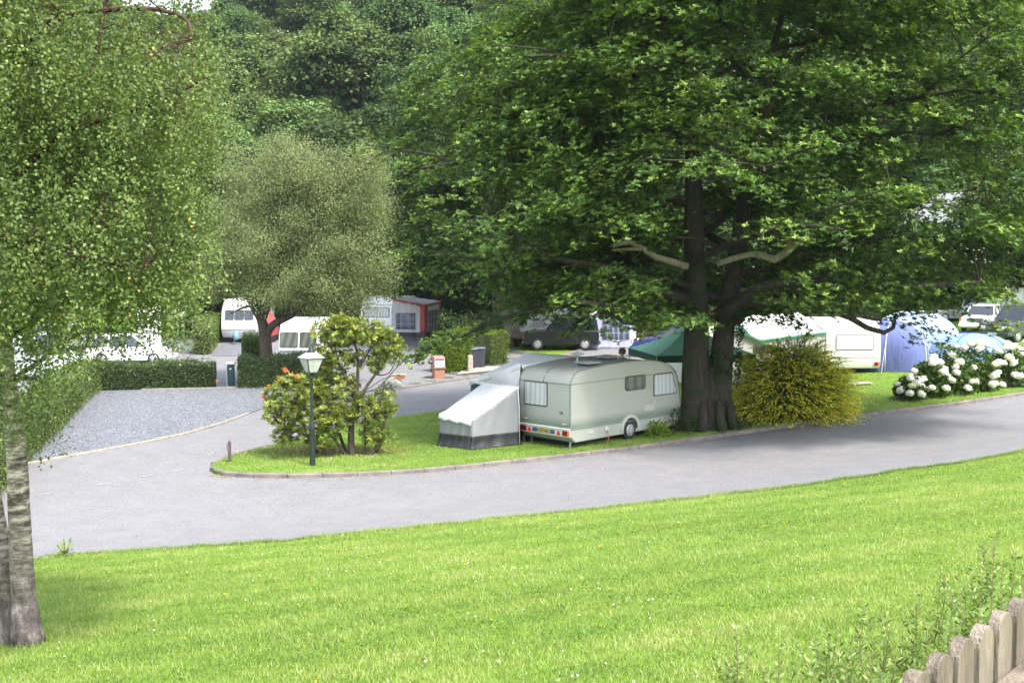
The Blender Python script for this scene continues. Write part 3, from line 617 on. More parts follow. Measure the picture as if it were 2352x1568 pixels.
# big foreground birch
BIRCHL = leafmat('birch_leaf', [(0, (.045, .08, .022)), (.45, (.11, .165, .045)), (.8, (.20, .26, .08)), (.96, (.36, .37, .15)), (1, (.5, .36, .06))], trans=.33, rough=.5, spec=.28)
bb = at(58, 1478); YB = bb.y
def birch():
    random.seed(21); r_ = np.random.default_rng(21)
    T = thing('birch_tree', 'birch with twin speckled trunks and hanging leaves at the left edge of the lawn', 'tree', bb)
    R_ = lambda u, v, dy=0: rel(u, v, YB + dy, bb)
    mb = MB(); br_ = MB(); LP = []
    def st(uv, r0, r1, n=12):
        pts = [Vector(p) for p in smoothline([tuple(R_(*q)) for q in uv], 4)]; (br_ if n == 6 else mb).tube(pts, np.linspace(r0, r1, len(pts)), n); LP.extend(pts[len(pts) // 3:]); return pts
    st([(62, 1500), (56, 1400), (50, 1300), (44, 1180), (40, 1070), (30, 970), (18, 880), (10, 780), (2, 650), (-8, 450), (-20, 250), (-30, 50), (-40, -300)], .145, .045, 16)
    mb.tube([R_(66, 1492), R_(60, 1440), R_(56, 1380)], [.21, .17, .14], 16)
    st([(30, 1500, .12), (24, 1400, .15), (8, 1290, .2), (-12, 1180, .25), (-40, 1000, .3), (-90, 700, .5), (-140, 300, .7)], .15, .06, 14)
    for uv, r0 in (([(10, 780), (70, 650, -.3), (150, 560, -.5), (260, 470, -.7)], .05), ([(2, 650), (60, 500, .3), (140, 440, .5), (290, 330, .8), (400, 260, 1)], .06), ([(-8, 450), (40, 400, -.2), (130, 310, -.4), (200, 200, -.5), (240, 20, -.5), (260, -150, -.6)], .055),
                   ([(-20, 250), (90, 120, .3), (150, 0, .5), (200, -150, .6)], .05), ([(130, 310, -.4), (250, 270, -.6), (380, 230, -.7), (470, 180, -.8)], .03), ([(10, 780), (100, 720, .5), (230, 660, .9), (380, 590, 1.2)], .045), ([(2, 650), (90, 560, -.7), (190, 590, -1.2), (330, 620, -1.4)], .035),
                   ([(-20, 250), (100, 60, -.6), (300, 20, -1), (420, 40, -1.2), (440, 90, -1.3)], .04), ([(290, 330, .8), (360, 180, 1), (430, 60, 1.1), (440, -80, 1.1)], .03), ([(18, 880), (90, 830, -.3), (180, 770, -.4), (280, 740, -.4)], .03),
                   ([(-8, 450), (-100, 300, -.5), (-250, 150, -.6)], .05), ([(2, 650), (-120, 520, .4), (-280, 460, .5)], .05)):
        mb_, mb = mb, br_; st(uv, r0, .012, 6); mb = mb_
    # hanging twigs
    N = 20000; z = r_.uniform(2.6, 9.0, N); th = r_.uniform(0, 2 * math.pi, N); rad = 2.75 * np.sqrt(r_.random(N)) * np.sqrt(np.clip(1 - ((z - 6.0) / 4.9) ** 2, .05, 1))
    x, y = .02 + rad * np.cos(th), rad * np.sin(th); wx, wy, wz = x + bb.x, y + bb.y, z + bb.z
    u = PW / 2 + F * wx / wy; v = 589 + F * (ZC - wz) / wy
    lim = np.interp(v, [-200, 0, 100, 200, 300, 420, 560, 600, 640, 700, 740, 770, 800, 830, 880, 960], [500, 520, 515, 530, 500, 490, 500, 470, 445, 430, 370, 360, 345, 240, 140, 85])
    ok = (u < lim - 10 + r_.normal(0, 9, N)) & (v < 935) & (u > -170) & ~((v > 760) & (u > 150)) & ~((v > 700) & (u > 260))
    bare = (v > 640) & (r_.random(N) < np.interp(v, [560, 660, 760, 900], [0, .5, .84, .78])); ok &= ~bare
    ok &= ~((v < 90) & (u > 60) & (r_.random(N) < .6)); ok &= (noise3(np.stack([x, y, z], 1), 1.2, 4) > -.42) & (noise3(np.stack([x, y, z], 1), 2.6, 9) > -.55)
    Q = np.stack([x, y, z], 1)[ok]; Q = Q[:4700]; n = len(Q)
    LPa = np.array([tuple(p) for p in LP])
    for q in Q[::3]:
        d = LPa - q; dist = np.linalg.norm(d, axis=1); s = LPa[np.argmin(dist)]; s = Vector(s); qv = Vector(q); L = (qv - s).length
        if L < 1.0: br_.tube(bez(s, (s + qv) / 2 + Vector((0, 0, .25 * L)), qv, 4), [.007, .005, .003, .002], 3, False)
    mb.build('trunk', BIRCHB, T, smooth=True, norm=False); br_.build('branches', barkmat('birch_twig', (.03, .018, .014), (.13, .075, .055)), T, smooth=True, norm=False)
    per = 52; t = r_.random((n, per)); ln = r_.uniform(.35, .8, (n, 1)); sw = r_.normal(0, .25, (n, 1, 2))
    C = np.stack([Q[:, :1] + sw[:, :, 0] * t * ln + r_.normal(0, .045, (n, per)), Q[:, 1:2] + sw[:, :, 1] * t * ln + r_.normal(0, .045, (n, per)), Q[:, 2:3] - t * ln + r_.normal(0, .03, (n, per))], -1).reshape(-1, 3)
    m = len(C); A, B = flatleaf(r_, m, (0, -.3, 1.), .75, .55)
    tint = np.clip(.45 + np.repeat(r_.normal(0, .14, n), per) + r_.normal(0, .12, m), 0, .95); tint[r_.random(m) < .0025] = 1
    leaves('crown', C, A, B, .042 * r_.uniform(.6, 1.25, m), .031, tint, BIRCHL, T, cut=.4)
birch()

# ---------------------------------------------------------------- hedges, undergrowth
def cored(name, label, cat, path, w, h, n, leaf, mat, seed=1, coremat=None, rag=.05, base_gap=.0, zoff=0., dens_top=1.0):
    """clipped hedge along a ground path: stems inside, leaves on the faces"""
    r_ = np.random.default_rng(seed); p = np.array([(q[0], q[1]) for q in path], float); b = Vector((p[0, 0], p[0, 1], H(*p[0]) + zoff))
    T = thing(name, label, cat, b)
    seg = np.linalg.norm(np.diff(p, axis=0), axis=1); cum = np.concatenate([[0], np.cumsum(seg)]); Lt = cum[-1]
    def pos(s):
        x = np.interp(s, cum, p[:, 0]); y = np.interp(s, cum, p[:, 1]); k = np.clip(np.searchsorted(cum, s, 'right') - 1, 0, len(seg) - 1); d = (p[1:] - p[:-1])[k] / seg[k][:, None]; return x, y, d
    P_ = 2 * h + w; s = r_.uniform(0, Lt, n); q = r_.uniform(0, P_, n); ends = r_.random(n) < min(.35, w / (Lt + w)); s = np.where(ends, np.where(r_.random(n) < .5, 0., Lt), s)
    a = np.where(q < h, -w / 2, np.where(q < h + w, q - h - w / 2, w / 2)); z = np.where(q < h, q, np.where(q < h + w, h, q - h - w))
    e = ends; a = np.where(e, r_.uniform(-w / 2, w / 2, n), a); z = np.where(e, r_.uniform(0, h, n), z)
    dep = np.abs(r_.normal(0, rag, n)) * np.sign(r_.random(n) - .35)
    f = 1 + dep / (w / 2) * (-1); a = a * np.clip(f, .3, 1.25); z = z - np.where(z >= h - 1e-6, dep, 0) + r_.normal(0, rag * .3, n)
    hv = 1 + .05 * np.sin(s * 2.1 + seed) + .03 * np.sin(s * 5.3); z = np.maximum(z * hv, .02 + base_gap * r_.random(n))
    x, y, d = pos(s); wxx = x - d[:, 1] * a; wyy = y + d[:, 0] * a + 0
    C = np.stack([wxx - b.x, wyy - b.y, terrain(x, y) + z - b.z + zoff], 1)
    A, B_ = flatleaf(r_, n, (0, -.3, .9), .9, 0); leaves('foliage', C, A, B_, leaf[0] * r_.uniform(.6, 1.2, n), leaf[1], np.clip(r_.normal(.45, .22, n) + .15 * noise3(C, 1.5, seed), 0, 1), mat, T)
    mb = MB(); k = max(2, int(Lt / .45)); rs = random.Random(seed)
    for i in range(k):
        ss = (i + .5) / k * Lt; xx, yy, dd = pos(np.array([ss])); x0, y0 = xx[0] - b.x, yy[0] - b.y; z0 = H(xx[0], yy[0]) - b.z + zoff
        for m in range(5):
            mb.tube([(x0, y0, z0 - .05), (x0 + rs.gauss(0, .1), y0 + rs.gauss(0, .1), z0 + h * .4), (x0 + rs.gauss(0, w * .25), y0 + rs.gauss(0, w * .25), z0 + h * .85)], [.02, .015, .006], 4, False)
    mb.build('stems', BARKD, T, norm=False)
    # added solid core, inner shade put into its dark colour
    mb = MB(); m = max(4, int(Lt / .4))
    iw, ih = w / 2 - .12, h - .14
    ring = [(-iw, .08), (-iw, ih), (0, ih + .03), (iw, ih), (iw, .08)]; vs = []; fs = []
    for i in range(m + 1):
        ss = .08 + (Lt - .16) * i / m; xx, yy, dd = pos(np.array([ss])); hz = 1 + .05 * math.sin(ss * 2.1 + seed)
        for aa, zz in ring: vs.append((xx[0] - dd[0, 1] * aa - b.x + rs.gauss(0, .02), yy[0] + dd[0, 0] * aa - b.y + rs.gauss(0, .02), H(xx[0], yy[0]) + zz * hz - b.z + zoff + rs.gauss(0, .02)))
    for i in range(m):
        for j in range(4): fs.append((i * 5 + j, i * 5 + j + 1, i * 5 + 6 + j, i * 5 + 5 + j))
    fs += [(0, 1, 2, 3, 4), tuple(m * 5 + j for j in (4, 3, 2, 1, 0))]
    mb.add(vs, fs).build('dark_core', coremat or INNER, T); return T
INNER = M('dark_core', (.018, .028, .009), .95, (.035, .045, .014), 6, 1, 30)
PRIVET = leafmat('privet_leaf', [(0, (.025, .055, .018)), (.5, (.055, .095, .028)), (.85, (.11, .155, .045)), (1, (.20, .22, .08))], .25, .4)
LIGHTH = leafmat('field_hedge_leaf', [(0, (.05, .085, .02)), (.5, (.10, .15, .035)), (.9, (.17, .22, .055)), (1, (.27, .27, .08))], .3, .45)
BOXL = leafmat('golden_conifer_leaf', [(0, (.045, .085, .008)), (.5, (.10, .16, .012)), (.9, (.20, .25, .018)), (1, (.30, .32, .03))], .25, .6)
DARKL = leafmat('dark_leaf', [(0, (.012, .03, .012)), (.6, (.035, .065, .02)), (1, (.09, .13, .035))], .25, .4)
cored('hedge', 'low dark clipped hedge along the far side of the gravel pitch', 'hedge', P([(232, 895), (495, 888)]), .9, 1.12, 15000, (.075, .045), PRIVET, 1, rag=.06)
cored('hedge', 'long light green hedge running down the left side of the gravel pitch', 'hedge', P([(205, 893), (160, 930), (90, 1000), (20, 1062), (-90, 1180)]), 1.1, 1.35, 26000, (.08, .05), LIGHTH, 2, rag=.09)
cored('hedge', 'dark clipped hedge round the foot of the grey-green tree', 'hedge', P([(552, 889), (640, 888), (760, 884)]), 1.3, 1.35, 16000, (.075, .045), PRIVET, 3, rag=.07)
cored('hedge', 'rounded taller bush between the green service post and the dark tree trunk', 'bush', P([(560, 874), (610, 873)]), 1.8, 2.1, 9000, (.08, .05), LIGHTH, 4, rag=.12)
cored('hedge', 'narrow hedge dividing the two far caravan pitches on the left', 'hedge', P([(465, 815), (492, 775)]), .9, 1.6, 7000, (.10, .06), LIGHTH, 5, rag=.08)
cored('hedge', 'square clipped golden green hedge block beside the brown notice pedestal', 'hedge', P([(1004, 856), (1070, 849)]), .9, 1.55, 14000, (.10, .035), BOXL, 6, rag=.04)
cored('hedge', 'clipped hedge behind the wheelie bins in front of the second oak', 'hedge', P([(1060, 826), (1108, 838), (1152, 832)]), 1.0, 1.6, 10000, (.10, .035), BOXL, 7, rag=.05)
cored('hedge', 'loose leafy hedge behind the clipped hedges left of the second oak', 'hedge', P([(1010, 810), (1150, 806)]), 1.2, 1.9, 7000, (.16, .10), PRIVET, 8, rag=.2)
cored('hedge', 'red and green hedge at the top of the far bright grass', 'hedge', P([(1440, 777), (1560, 762), (1750, 760)]), 1.3, 1.5, 9000, (.14, .09), leafmat('mixed_hedge_leaf', [(0, (.04, .07, .02)), (.6, (.10, .11, .03)), (.85, (.22, .10, .04)), (1, (.25, .2, .05))], .25, .5), 9, rag=.2)

# golden arching conifer-like shrub
def shoots(name, label, cat, base, rx, ry, rz, n, mat, seed=1, ln=(.5, 1.1), leafs=16, leaf=(.075, .038), zsq=.75, flop=.55, wild=0):
    r_ = np.random.default_rng(seed); T = thing(name, label, cat, base)
    th = r_.uniform(0, 2 * math.pi, n); ph = np.arccos(r_.uniform(-.12, 1, n)); d = np.stack([np.sin(ph) * np.cos(th), np.sin(ph) * np.sin(th), np.cos(ph)], 1)
    k = r_.uniform(.45, .88, n)[:, None] * (1 + .16 * noise3(d * 2.2, 1.4, seed)[:, None]); S = d * k * np.array([rx, ry, rz]) + np.array([0, 0, .25]); L = r_.uniform(*ln, n)
    up = unit(d * np.array([1, 1, .55]) + np.array([0, 0, .55]) + r_.normal(0, .25, (n, 3)))
    t = np.linspace(0, 1, leafs)[None, :, None]; out = unit(d * np.array([1, 1, 0]) + 1e-3)
    pt = S[:, None] + up[:, None] * L[:, None, None] * t + (out[:, None] * .25 - np.array([0, 0, 1.]) * flop)[:, :] * (L[:, None, None] * t ** 2) * .8
    pt[..., 2] = np.maximum(pt[..., 2], .04)
    tg = np.gradient(pt, axis=1); tg = unit(tg)
    m = n * leafs; C = pt.reshape(-1, 3); A = unit(tg.reshape(-1, 3) + r_.normal(0, .45, (m, 3))); B = rdir(m)
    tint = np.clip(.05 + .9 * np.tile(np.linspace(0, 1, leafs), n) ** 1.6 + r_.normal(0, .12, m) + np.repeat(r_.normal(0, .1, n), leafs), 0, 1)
    leaves('foliage', C, A, B, leaf[0], leaf[1], tint, mat, T)
    mb = MB(); rs = random.Random(seed)
    for i in range(0, n, 6):
        mb.tube([(rs.gauss(0, .15), rs.gauss(0, .15), 0), tuple(S[i] * .6), tuple(S[i]), tuple(pt[i, leafs // 2])], [.018, .012, .007, .004], 4, False)
    for i in range(wild):
        a = rs.uniform(-1.1, 1.1); x0 = rs.uniform(-.8, .9) * rx; q0 = Vector((x0, rs.uniform(-.5, .5) * ry, rz * .75 * math.sqrt(max(.05, 1 - (x0 / rx) ** 2)))); e = q0 + Vector((rs.uniform(-.2, .6), rs.uniform(-.2, .2), rs.uniform(.5, 1.05)))
        mb.tube([q0, (q0 + e) / 2 + Vector((-.05, 0, .05)), e], [.012, .009, .004], 4, False)
        for q in range(14):
            s = q0.lerp(e, .2 + .75 * q / 14); dd = Vector((rs.gauss(0, 1), rs.gauss(0, 1), .5)).normalized() * rs.uniform(.1, .28); mb.tube([s, s + dd * .6, s + dd + Vector((0, 0, -.02))], [.006, .004, .003], 3, False)
    mb.build('stems', M(name + '_stem', (.06, .045, .02), .9), T, norm=False)
    # dense inside of leaves from the dark end of the ramp
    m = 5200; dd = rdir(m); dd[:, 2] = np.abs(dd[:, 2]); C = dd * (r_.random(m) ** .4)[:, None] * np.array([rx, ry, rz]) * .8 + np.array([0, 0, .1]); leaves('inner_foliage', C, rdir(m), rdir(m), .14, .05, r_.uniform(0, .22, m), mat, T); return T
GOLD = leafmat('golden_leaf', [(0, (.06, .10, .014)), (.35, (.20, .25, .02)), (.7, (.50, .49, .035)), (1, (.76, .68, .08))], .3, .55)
gb = at(1815, 968); gb.z += .1
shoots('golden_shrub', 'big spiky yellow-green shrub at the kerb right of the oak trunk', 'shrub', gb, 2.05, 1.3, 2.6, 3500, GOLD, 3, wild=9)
# rhododendron
RHL = leafmat('rhododendron_leaf', [(0, (.06, .10, .02)), (.4, (.15, .20, .035)), (.75, (.28, .32, .06)), (.93, (.42, .43, .09)), (1, (.45, .30, .10))], .25, .38)
rb = at(812, 1052); rb.z += .1; YR = rb.y
def rhodo():
    random.seed(5); r_ = np.random.default_rng(5); T = thing('rhododendron_shrub', 'tall leggy rhododendron with orange flowers behind the lamp post', 'shrub', rb)
    Q_ = lambda u, v, dy=0: rel(u, v, YR + dy, rb); mb = MB(); LP = []
    def st(uv, r0, r1, n=8):
        pts = [Vector(p) for p in smoothline([tuple(Q_(*q)) for q in uv], 4)]; mb.tube(pts, np.linspace(r0, r1, len(pts)), n); LP.extend(pts[len(pts) // 3:])
    for uv, r0 in (([(808, 1058), (806, 1000), (810, 950), (818, 900), (822, 850), (818, 800), (800, 760)], .11), ([(815, 960), (835, 900), (862, 860), (890, 820), (900, 780)], .06), ([(818, 900), (790, 860), (772, 810), (765, 760)], .05),
                   ([(822, 850), (850, 800), (868, 765)], .04), ([(846, 1058), (840, 1010), (838, 960), (850, 920)], .07), ([(846, 1050), (870, 1015), (885, 960), (880, 920)], .06), ([(800, 1055), (770, 1010, -.2), (735, 970, -.3), (720, 900, -.3)], .06),
                   ([(760, 1050, -.2), (720, 1010, -.4), (670, 985, -.5), (640, 970, -.5)], .06), ([(730, 1040, .1), (700, 985), (680, 930), (670, 890)], .05), ([(800, 1055, .3), (775, 980, .6), (760, 900, .8), (740, 850, .8)], .06), ([(850, 1050, .3), (870, 1030, .3), (880, 1000, .2)], .04),
                   ([(835, 900), (870, 890), (905, 850), (925, 830)], .02), ([(862, 860), (895, 855), (920, 800)], .02), ([(835, 905), (865, 930), (880, 950)], .015), ([(835, 900), (880, 870), (918, 860)], .012)): st(uv, r0, .012)
    lobs = [(770, 765, 0, .75, .6, .45, 90), (840, 765, 0, .8, .6, .4, 95), (895, 800, 0, .5, .5, .45, 50), (760, 820, 0, .7, .6, .45, 60), (850, 830, .2, .6, .5, .4, 45), (690, 900, -.2, .8, .8, .5, 100), (650, 945, -.3, .6, .8, .5, 75), (720, 960, -.3, .9, .8, .5, 110), (770, 890, .1, .7, .8, .6, 90),
            (660, 1000, -.3, .45, .7, .3, 40), (770, 960, -.3, .7, .6, .5, 70), (840, 940, 0, .6, .7, .5, 60), (880, 930, .1, .45, .6, .5, 50), (860, 1000, .1, .45, .5, .35, 36), (630, 900, -.2, .3, .3, .3, 14), (655, 875, -.2, .2, .2, .25, 10), (785, 740, 0, .4, .4, .25, 25), (905, 1010, 0, .1, .1, .1, 3), (740, 1010, -.3, .5, .4, .25, 22), (700, 870, 0, .3, .4, .2, 14)]
    Pq = []
    for u, v, dy, a, b_, c_, n in lobs:
        c0 = Q_(u, v, dy); n = int(n * 2.3); dd = rdir(n); Pq.append(np.array(c0)[None] + dd * (r_.random(n) ** .35)[:, None] * np.array([a, b_, c_]))
    Pq = np.concatenate(Pq); Pq = Pq[Pq[:, 2] > .12]; twigs_to(LP, Pq[::2], mb, .008, .05, 4); mb.build('stems', barkmat('shrub_bark', (.04, .03, .025), (.14, .11, .09)), T, smooth=True, norm=False)
    tint = np.clip(.5 + r_.normal(0, .17, len(Pq)), 0, .95); rosette_leaves('foliage', Pq, np.array([0, 0, 1.]) + r_.normal(0, .5, (len(Pq), 3)), 10, .145, .042, RHL, T, spread=1.15, tint=tint)
    FL = M('orange_petal', (.75, .16, .06), .6, (.85, .30, .12), 20, trans=.3)
    for u, v in ((655, 852), (682, 868), (645, 876), (605, 912), (618, 892)):
        c0 = np.array(Q_(u, v, -.25)); m = 26; leaves('flower', np.tile(c0, (m, 1)) + r_.normal(0, .03, (m, 3)), rdir(m) + np.array([0, 0, .7]), rdir(m), .085, .05, np.zeros(m), FL, T)
rhodo()
# hydrangea
hb = at(2195, 905); hb.z += .1
def hydrangea():
    r_ = np.random.default_rng(12); T = thing('hydrangea_bush', 'wide hydrangea bush full of white flower heads at the right kerb', 'bush', hb)
    HL = leafmat('hydrangea_leaf', [(0, (.02, .05, .01)), (.5, (.05, .10, .016)), (.85, (.11, .19, .025)), (1, (.25, .30, .05))], .3, .4)
    lob_ = [(2090, 910, .7, .45), (2130, 875, 1.1, .8), (2180, 850, 1.3, 1.15), (2240, 850, 1.4, 1.1), (2310, 850, 1.3, 1.05), (2370, 850, 1.2, 1.1)]
    S = []; N = []
    for u, v, a, h in lob_:
        c = rel(u, 900, at(u, 936 - (u - 2055) * .145).y + 1.0, hb); c.z = 0; n = 1500; d = rdir(n); d[:, 2] = np.abs(d[:, 2]); S.append(np.array(c)[None] + d * np.array([a * .75, .95, h * 1.6]) * (r_.random(n) ** .3)[:, None])
    C = np.concatenate(S); C[:, 2] = np.maximum(C[:, 2], .05); n = len(C)
    leaves('foliage', C, rdir(n) + np.array([0, 0, .2]), rdir(n), .17, .11, r_.normal(.45, .2, n).clip(0, 1), HL, T)
    mb = MB(); rs = random.Random(3)
    for i in range(0, n, 45): mb.tube([(C[i, 0] * .92, C[i, 1] * .4, 0), (C[i, 0] * .96, C[i, 1] * .7, C[i, 2] * .6), tuple(C[i])], [.012, .009, .005], 4, False)
    mb.build('stems', BARKD, T, norm=False)
    PET = [M('hydrangea_petal', (.80, .80, .80), .7, (.68, .71, .71), 14, trans=.25), M('hydrangea_petal_green', (.62, .70, .38), .7, (.75, .78, .6), 14, trans=.25)]
    heads = []
    for s, mt in ((1, 0), (2, 0), (3, 1)):
        rr = np.random.default_rng(s); m = 150; d = unit(rr.normal(size=(m, 3))); d = d[d[:, 2] > -.55]; m = len(d); A = unit(np.cross(d, rdir(m))); B = np.cross(d, A) + d * rr.normal(0, .3, (m, 1))
        Cc = d * .135 * (1 + rr.normal(0, .06, (m, 1))) * np.array([1, 1, .85]) - A * .03; V = []
        o = leaves('flower_head', Cc, A, B, .065, .058, np.zeros(m), PET[mt], None); bmv = MB().lathe([(.02, -.1), (.1, -.06), (.118, 0), (.1, .06), (.02, .1)], n=10)
        me = o.data; bm = bmesh.new(); bm.from_mesh(me); me2 = bpy.data.meshes.new('t'); me2.from_pydata(bmv.v, [], bmv.f); bm.from_mesh(me2); bm.to_mesh(me); bm.free(); heads.append(me); bpy.data.objects.remove(o)
    spots = []
    tries = 0
    while len(spots) < 98 and tries < 6000:
        tries += 1; u, v, a, h = lob_[rs.randrange(len(lob_))]; c = rel(u, 900, at(u, 936 - (u - 2055) * .145).y + 1.0, hb); th = rs.uniform(math.pi * .95, math.pi * 2.05); ph = rs.uniform(.12, 1.5)
        q = Vector((c.x + a * .8 * math.sin(ph) * math.cos(th), c.y + 1.0 * math.sin(ph) * math.sin(th), h * 1.72 * math.cos(ph)))
        if q.z < .12 or any((q - s).length < .19 for s in spots): continue
        spots.append(q)
    for i, q in enumerate(spots):
        o = link('flower_head', heads[2 if rs.random() < .05 else rs.randrange(2)], T); o.location = q; sc_ = rs.uniform(.9, 1.35); o.scale = (sc_, sc_, sc_ * .9); o.rotation_euler = (rs.uniform(-.4, .5), rs.uniform(-.4, .4), rs.uniform(0, 6))
hydrangea()
# small plants
def smallplant(name, label, base, r, h, n, leaf, mat, seed=1, cat='plant'):
    r_ = np.random.default_rng(seed); T = thing(name, label, cat, base); d = rdir(n); d[:, 2] = np.abs(d[:, 2]); C = d * np.array([r, r, h]) * (r_.random(n) ** .4)[:, None]
    leaves('foliage', C, d + np.array([0, 0, .3]), rdir(n), leaf[0], leaf[1], r_.uniform(.2, 1, n), mat, T); mb = MB()
    for i in range(0, n, max(1, n // 14)): mb.tube([(0, 0, 0), tuple(C[i] * np.array([.6, .6, .6])), tuple(C[i])], [.008, .006, .003], 4, False)
    mb.build('stems', BARKD, T, norm=False)
BRG = leafmat('bright_leaf', [(0, (.06, .11, .015)), (.6, (.15, .25, .025)), (1, (.28, .36, .05))], .3, .4)
q = at(1508, 1008); q.z += .1; smallplant('hydrangea_plant', 'small bright green leafy plant by the caravan wheel', q, .42, .48, 260, (.12, .07), BRG, 1)
q = at(1560, 998); q.z += .1; smallplant('ground_ivy_plant', 'dark scrubby ivy and bramble round the left foot of the oak', q, .75, .75, 900, (.08, .05), DARKL, 2)
q = at(1690, 992); q.z += .1; smallplant('bramble_plant', 'low dark bramble at the right foot of the oak', q, .5, .4, 450, (.08, .05), DARKL, 3)
q = at(886, 903); smallplant('heather_plant', 'small dark evergreen plant beside the grey boulder', q, .35, .5, 220, (.09, .05), PRIVET, 4)
q = at(150, 1277); smallplant('dock_plant', 'weed growing at the lower edge of the road near the birch', q, .12, .3, 26, (.12, .05), BRG, 5)
q = at(875, 1085); smallplant('weed_plant', 'tiny tuft of weeds growing on the kerb below the rhododendron', q, .16, .12, 50, (.09, .02), BRG, 6)
q = at(150, 790); smallplant('orange_shrub', 'orange-leaved shrub seen between the birch leaves behind the vans', q, 1.1, 2.0, 900, (.22, .12), leafmat('orange_leaf', [(0, (.30, .14, .03)), (1, (.62, .36, .10))], .3, .5), 7, 'shrub')

# saplings along the near fence
def saplings():
    r_ = np.random.default_rng(31); rs = random.Random(31)
    SL = leafmat('sapling_leaf', [(0, (.09, .16, .035)), (.5, (.19, .30, .08)), (.9, (.32, .44, .16)), (1, (.45, .52, .26))], .4, .55, spec=.25); ST = M('sapling_stem', (.16, .17, .06), .7, (.22, .14, .07), 8)
    spec = [(1690, 1436, 5.0), (1722, 1475, 5.2), (1790, 1478, 4.9), (1668, 1540, 5.2), (1908, 1450, 4.7), (1925, 1440, 4.9), (1985, 1390, 5.1), (2012, 1455, 4.4), (2045, 1430, 4.8), (2098, 1520, 4.2), (2160, 1330, 4.9), (2190, 1362, 4.6), (2105, 1372, 5.0), (2285, 1222, 4.9), (2262, 1250, 5.0), (2235, 1300, 5.3), (2255, 1320, 4.6), (2325, 1320, 4.7), (2345, 1300, 5.0),
            (2210, 1400, 4.3), (2130, 1440, 4.2), (2180, 1430, 4.5), (2300, 1370, 4.3), (2340, 1390, 4.0), (1950, 1510, 4.3), (2060, 1500, 4.1), (2020, 1530, 3.9), (1870, 1530, 4.5), (2250, 1400, 4.0), (2320, 1410, 4.4), (1755, 1530, 4.8), (1830, 1520, 4.7), (1875, 1480, 4.9), (2035, 1400, 5.1), (2075, 1410, 5), (2140, 1395, 5.1), (2125, 1480, 4.4), (2170, 1400, 4.8), (2215, 1340, 5.1), (2300, 1290, 5.2), (2335, 1260, 5.3), (2270, 1340, 4.9), (2345, 1350, 4.6), (1960, 1450, 4.9), (1900, 1500, 4.7)]
    for i, (u, v, Yd) in enumerate(spec):
        top = atY(u, v, Yd); bx, by = top.x + rs.gauss(-.03, .06), top.y + rs.gauss(0, .06); b = Vector((bx, by, H(bx, by) - .02)); hgt = top.z - b.z
        lab = 'slender leafy sapling growing behind the round-topped wooden fence'
        T = thing('sapling', lab, 'sapling', b, 0, 'saplings behind the picket fence'); mb = MB()
        pts = [Vector(p) for p in smoothline([(0, 0, 0), (rs.gauss(0, .05), rs.gauss(0, .05), hgt * .35), (rs.gauss(0, .04) + (top.x - bx) * .6, rs.gauss(0, .04), hgt * .7), (top.x - bx, top.y - by, hgt)], 5)]
        mb.tube(pts, np.linspace(.006, .0015, len(pts)), 5); P_ = [[], []]; A_ = []
        Cs = []; As = []
        def dress(pts_, dens, f0):
            for k in range(dens):
                f = (f0 + (1 - f0) * k / dens) * (len(pts_) - 1); i0 = int(f); s = pts_[i0].lerp(pts_[min(i0 + 1, len(pts_) - 1)], f - i0)
                for m in range(2):
                    a = k * 2.4 + m * 3.14 + rs.uniform(-.4, .4); Cs.append(tuple(s)); As.append((math.cos(a), math.sin(a), rs.uniform(.3, 1.1)))
        dress(pts, int(hgt * 40), .2)
        for k in range(rs.randint(9, 15)):
            s = pts[rs.randint(4, len(pts) - 4)]; a = rs.uniform(0, 6.3); L = rs.uniform(.12, .32); e = s + Vector((math.cos(a) * .5, math.sin(a) * .5, .9)) * L; br = bez(s, (s + e) / 2 + Vector((math.cos(a), math.sin(a), 0)) * L * .15, e, 5)
            mb.tube(br, np.linspace(.003, .001, 5), 4); dress(br, int(L * 45), .1)
        mb.build('stem', ST, T, smooth=True, norm=False); n = len(Cs); leaves('foliage', np.array(Cs), np.array(As), rdir(n), .035 * r_.uniform(.6, 1.25, n), .014, np.clip(r_.normal(.5, .25, n), 0, 1), SL, T)
saplings()

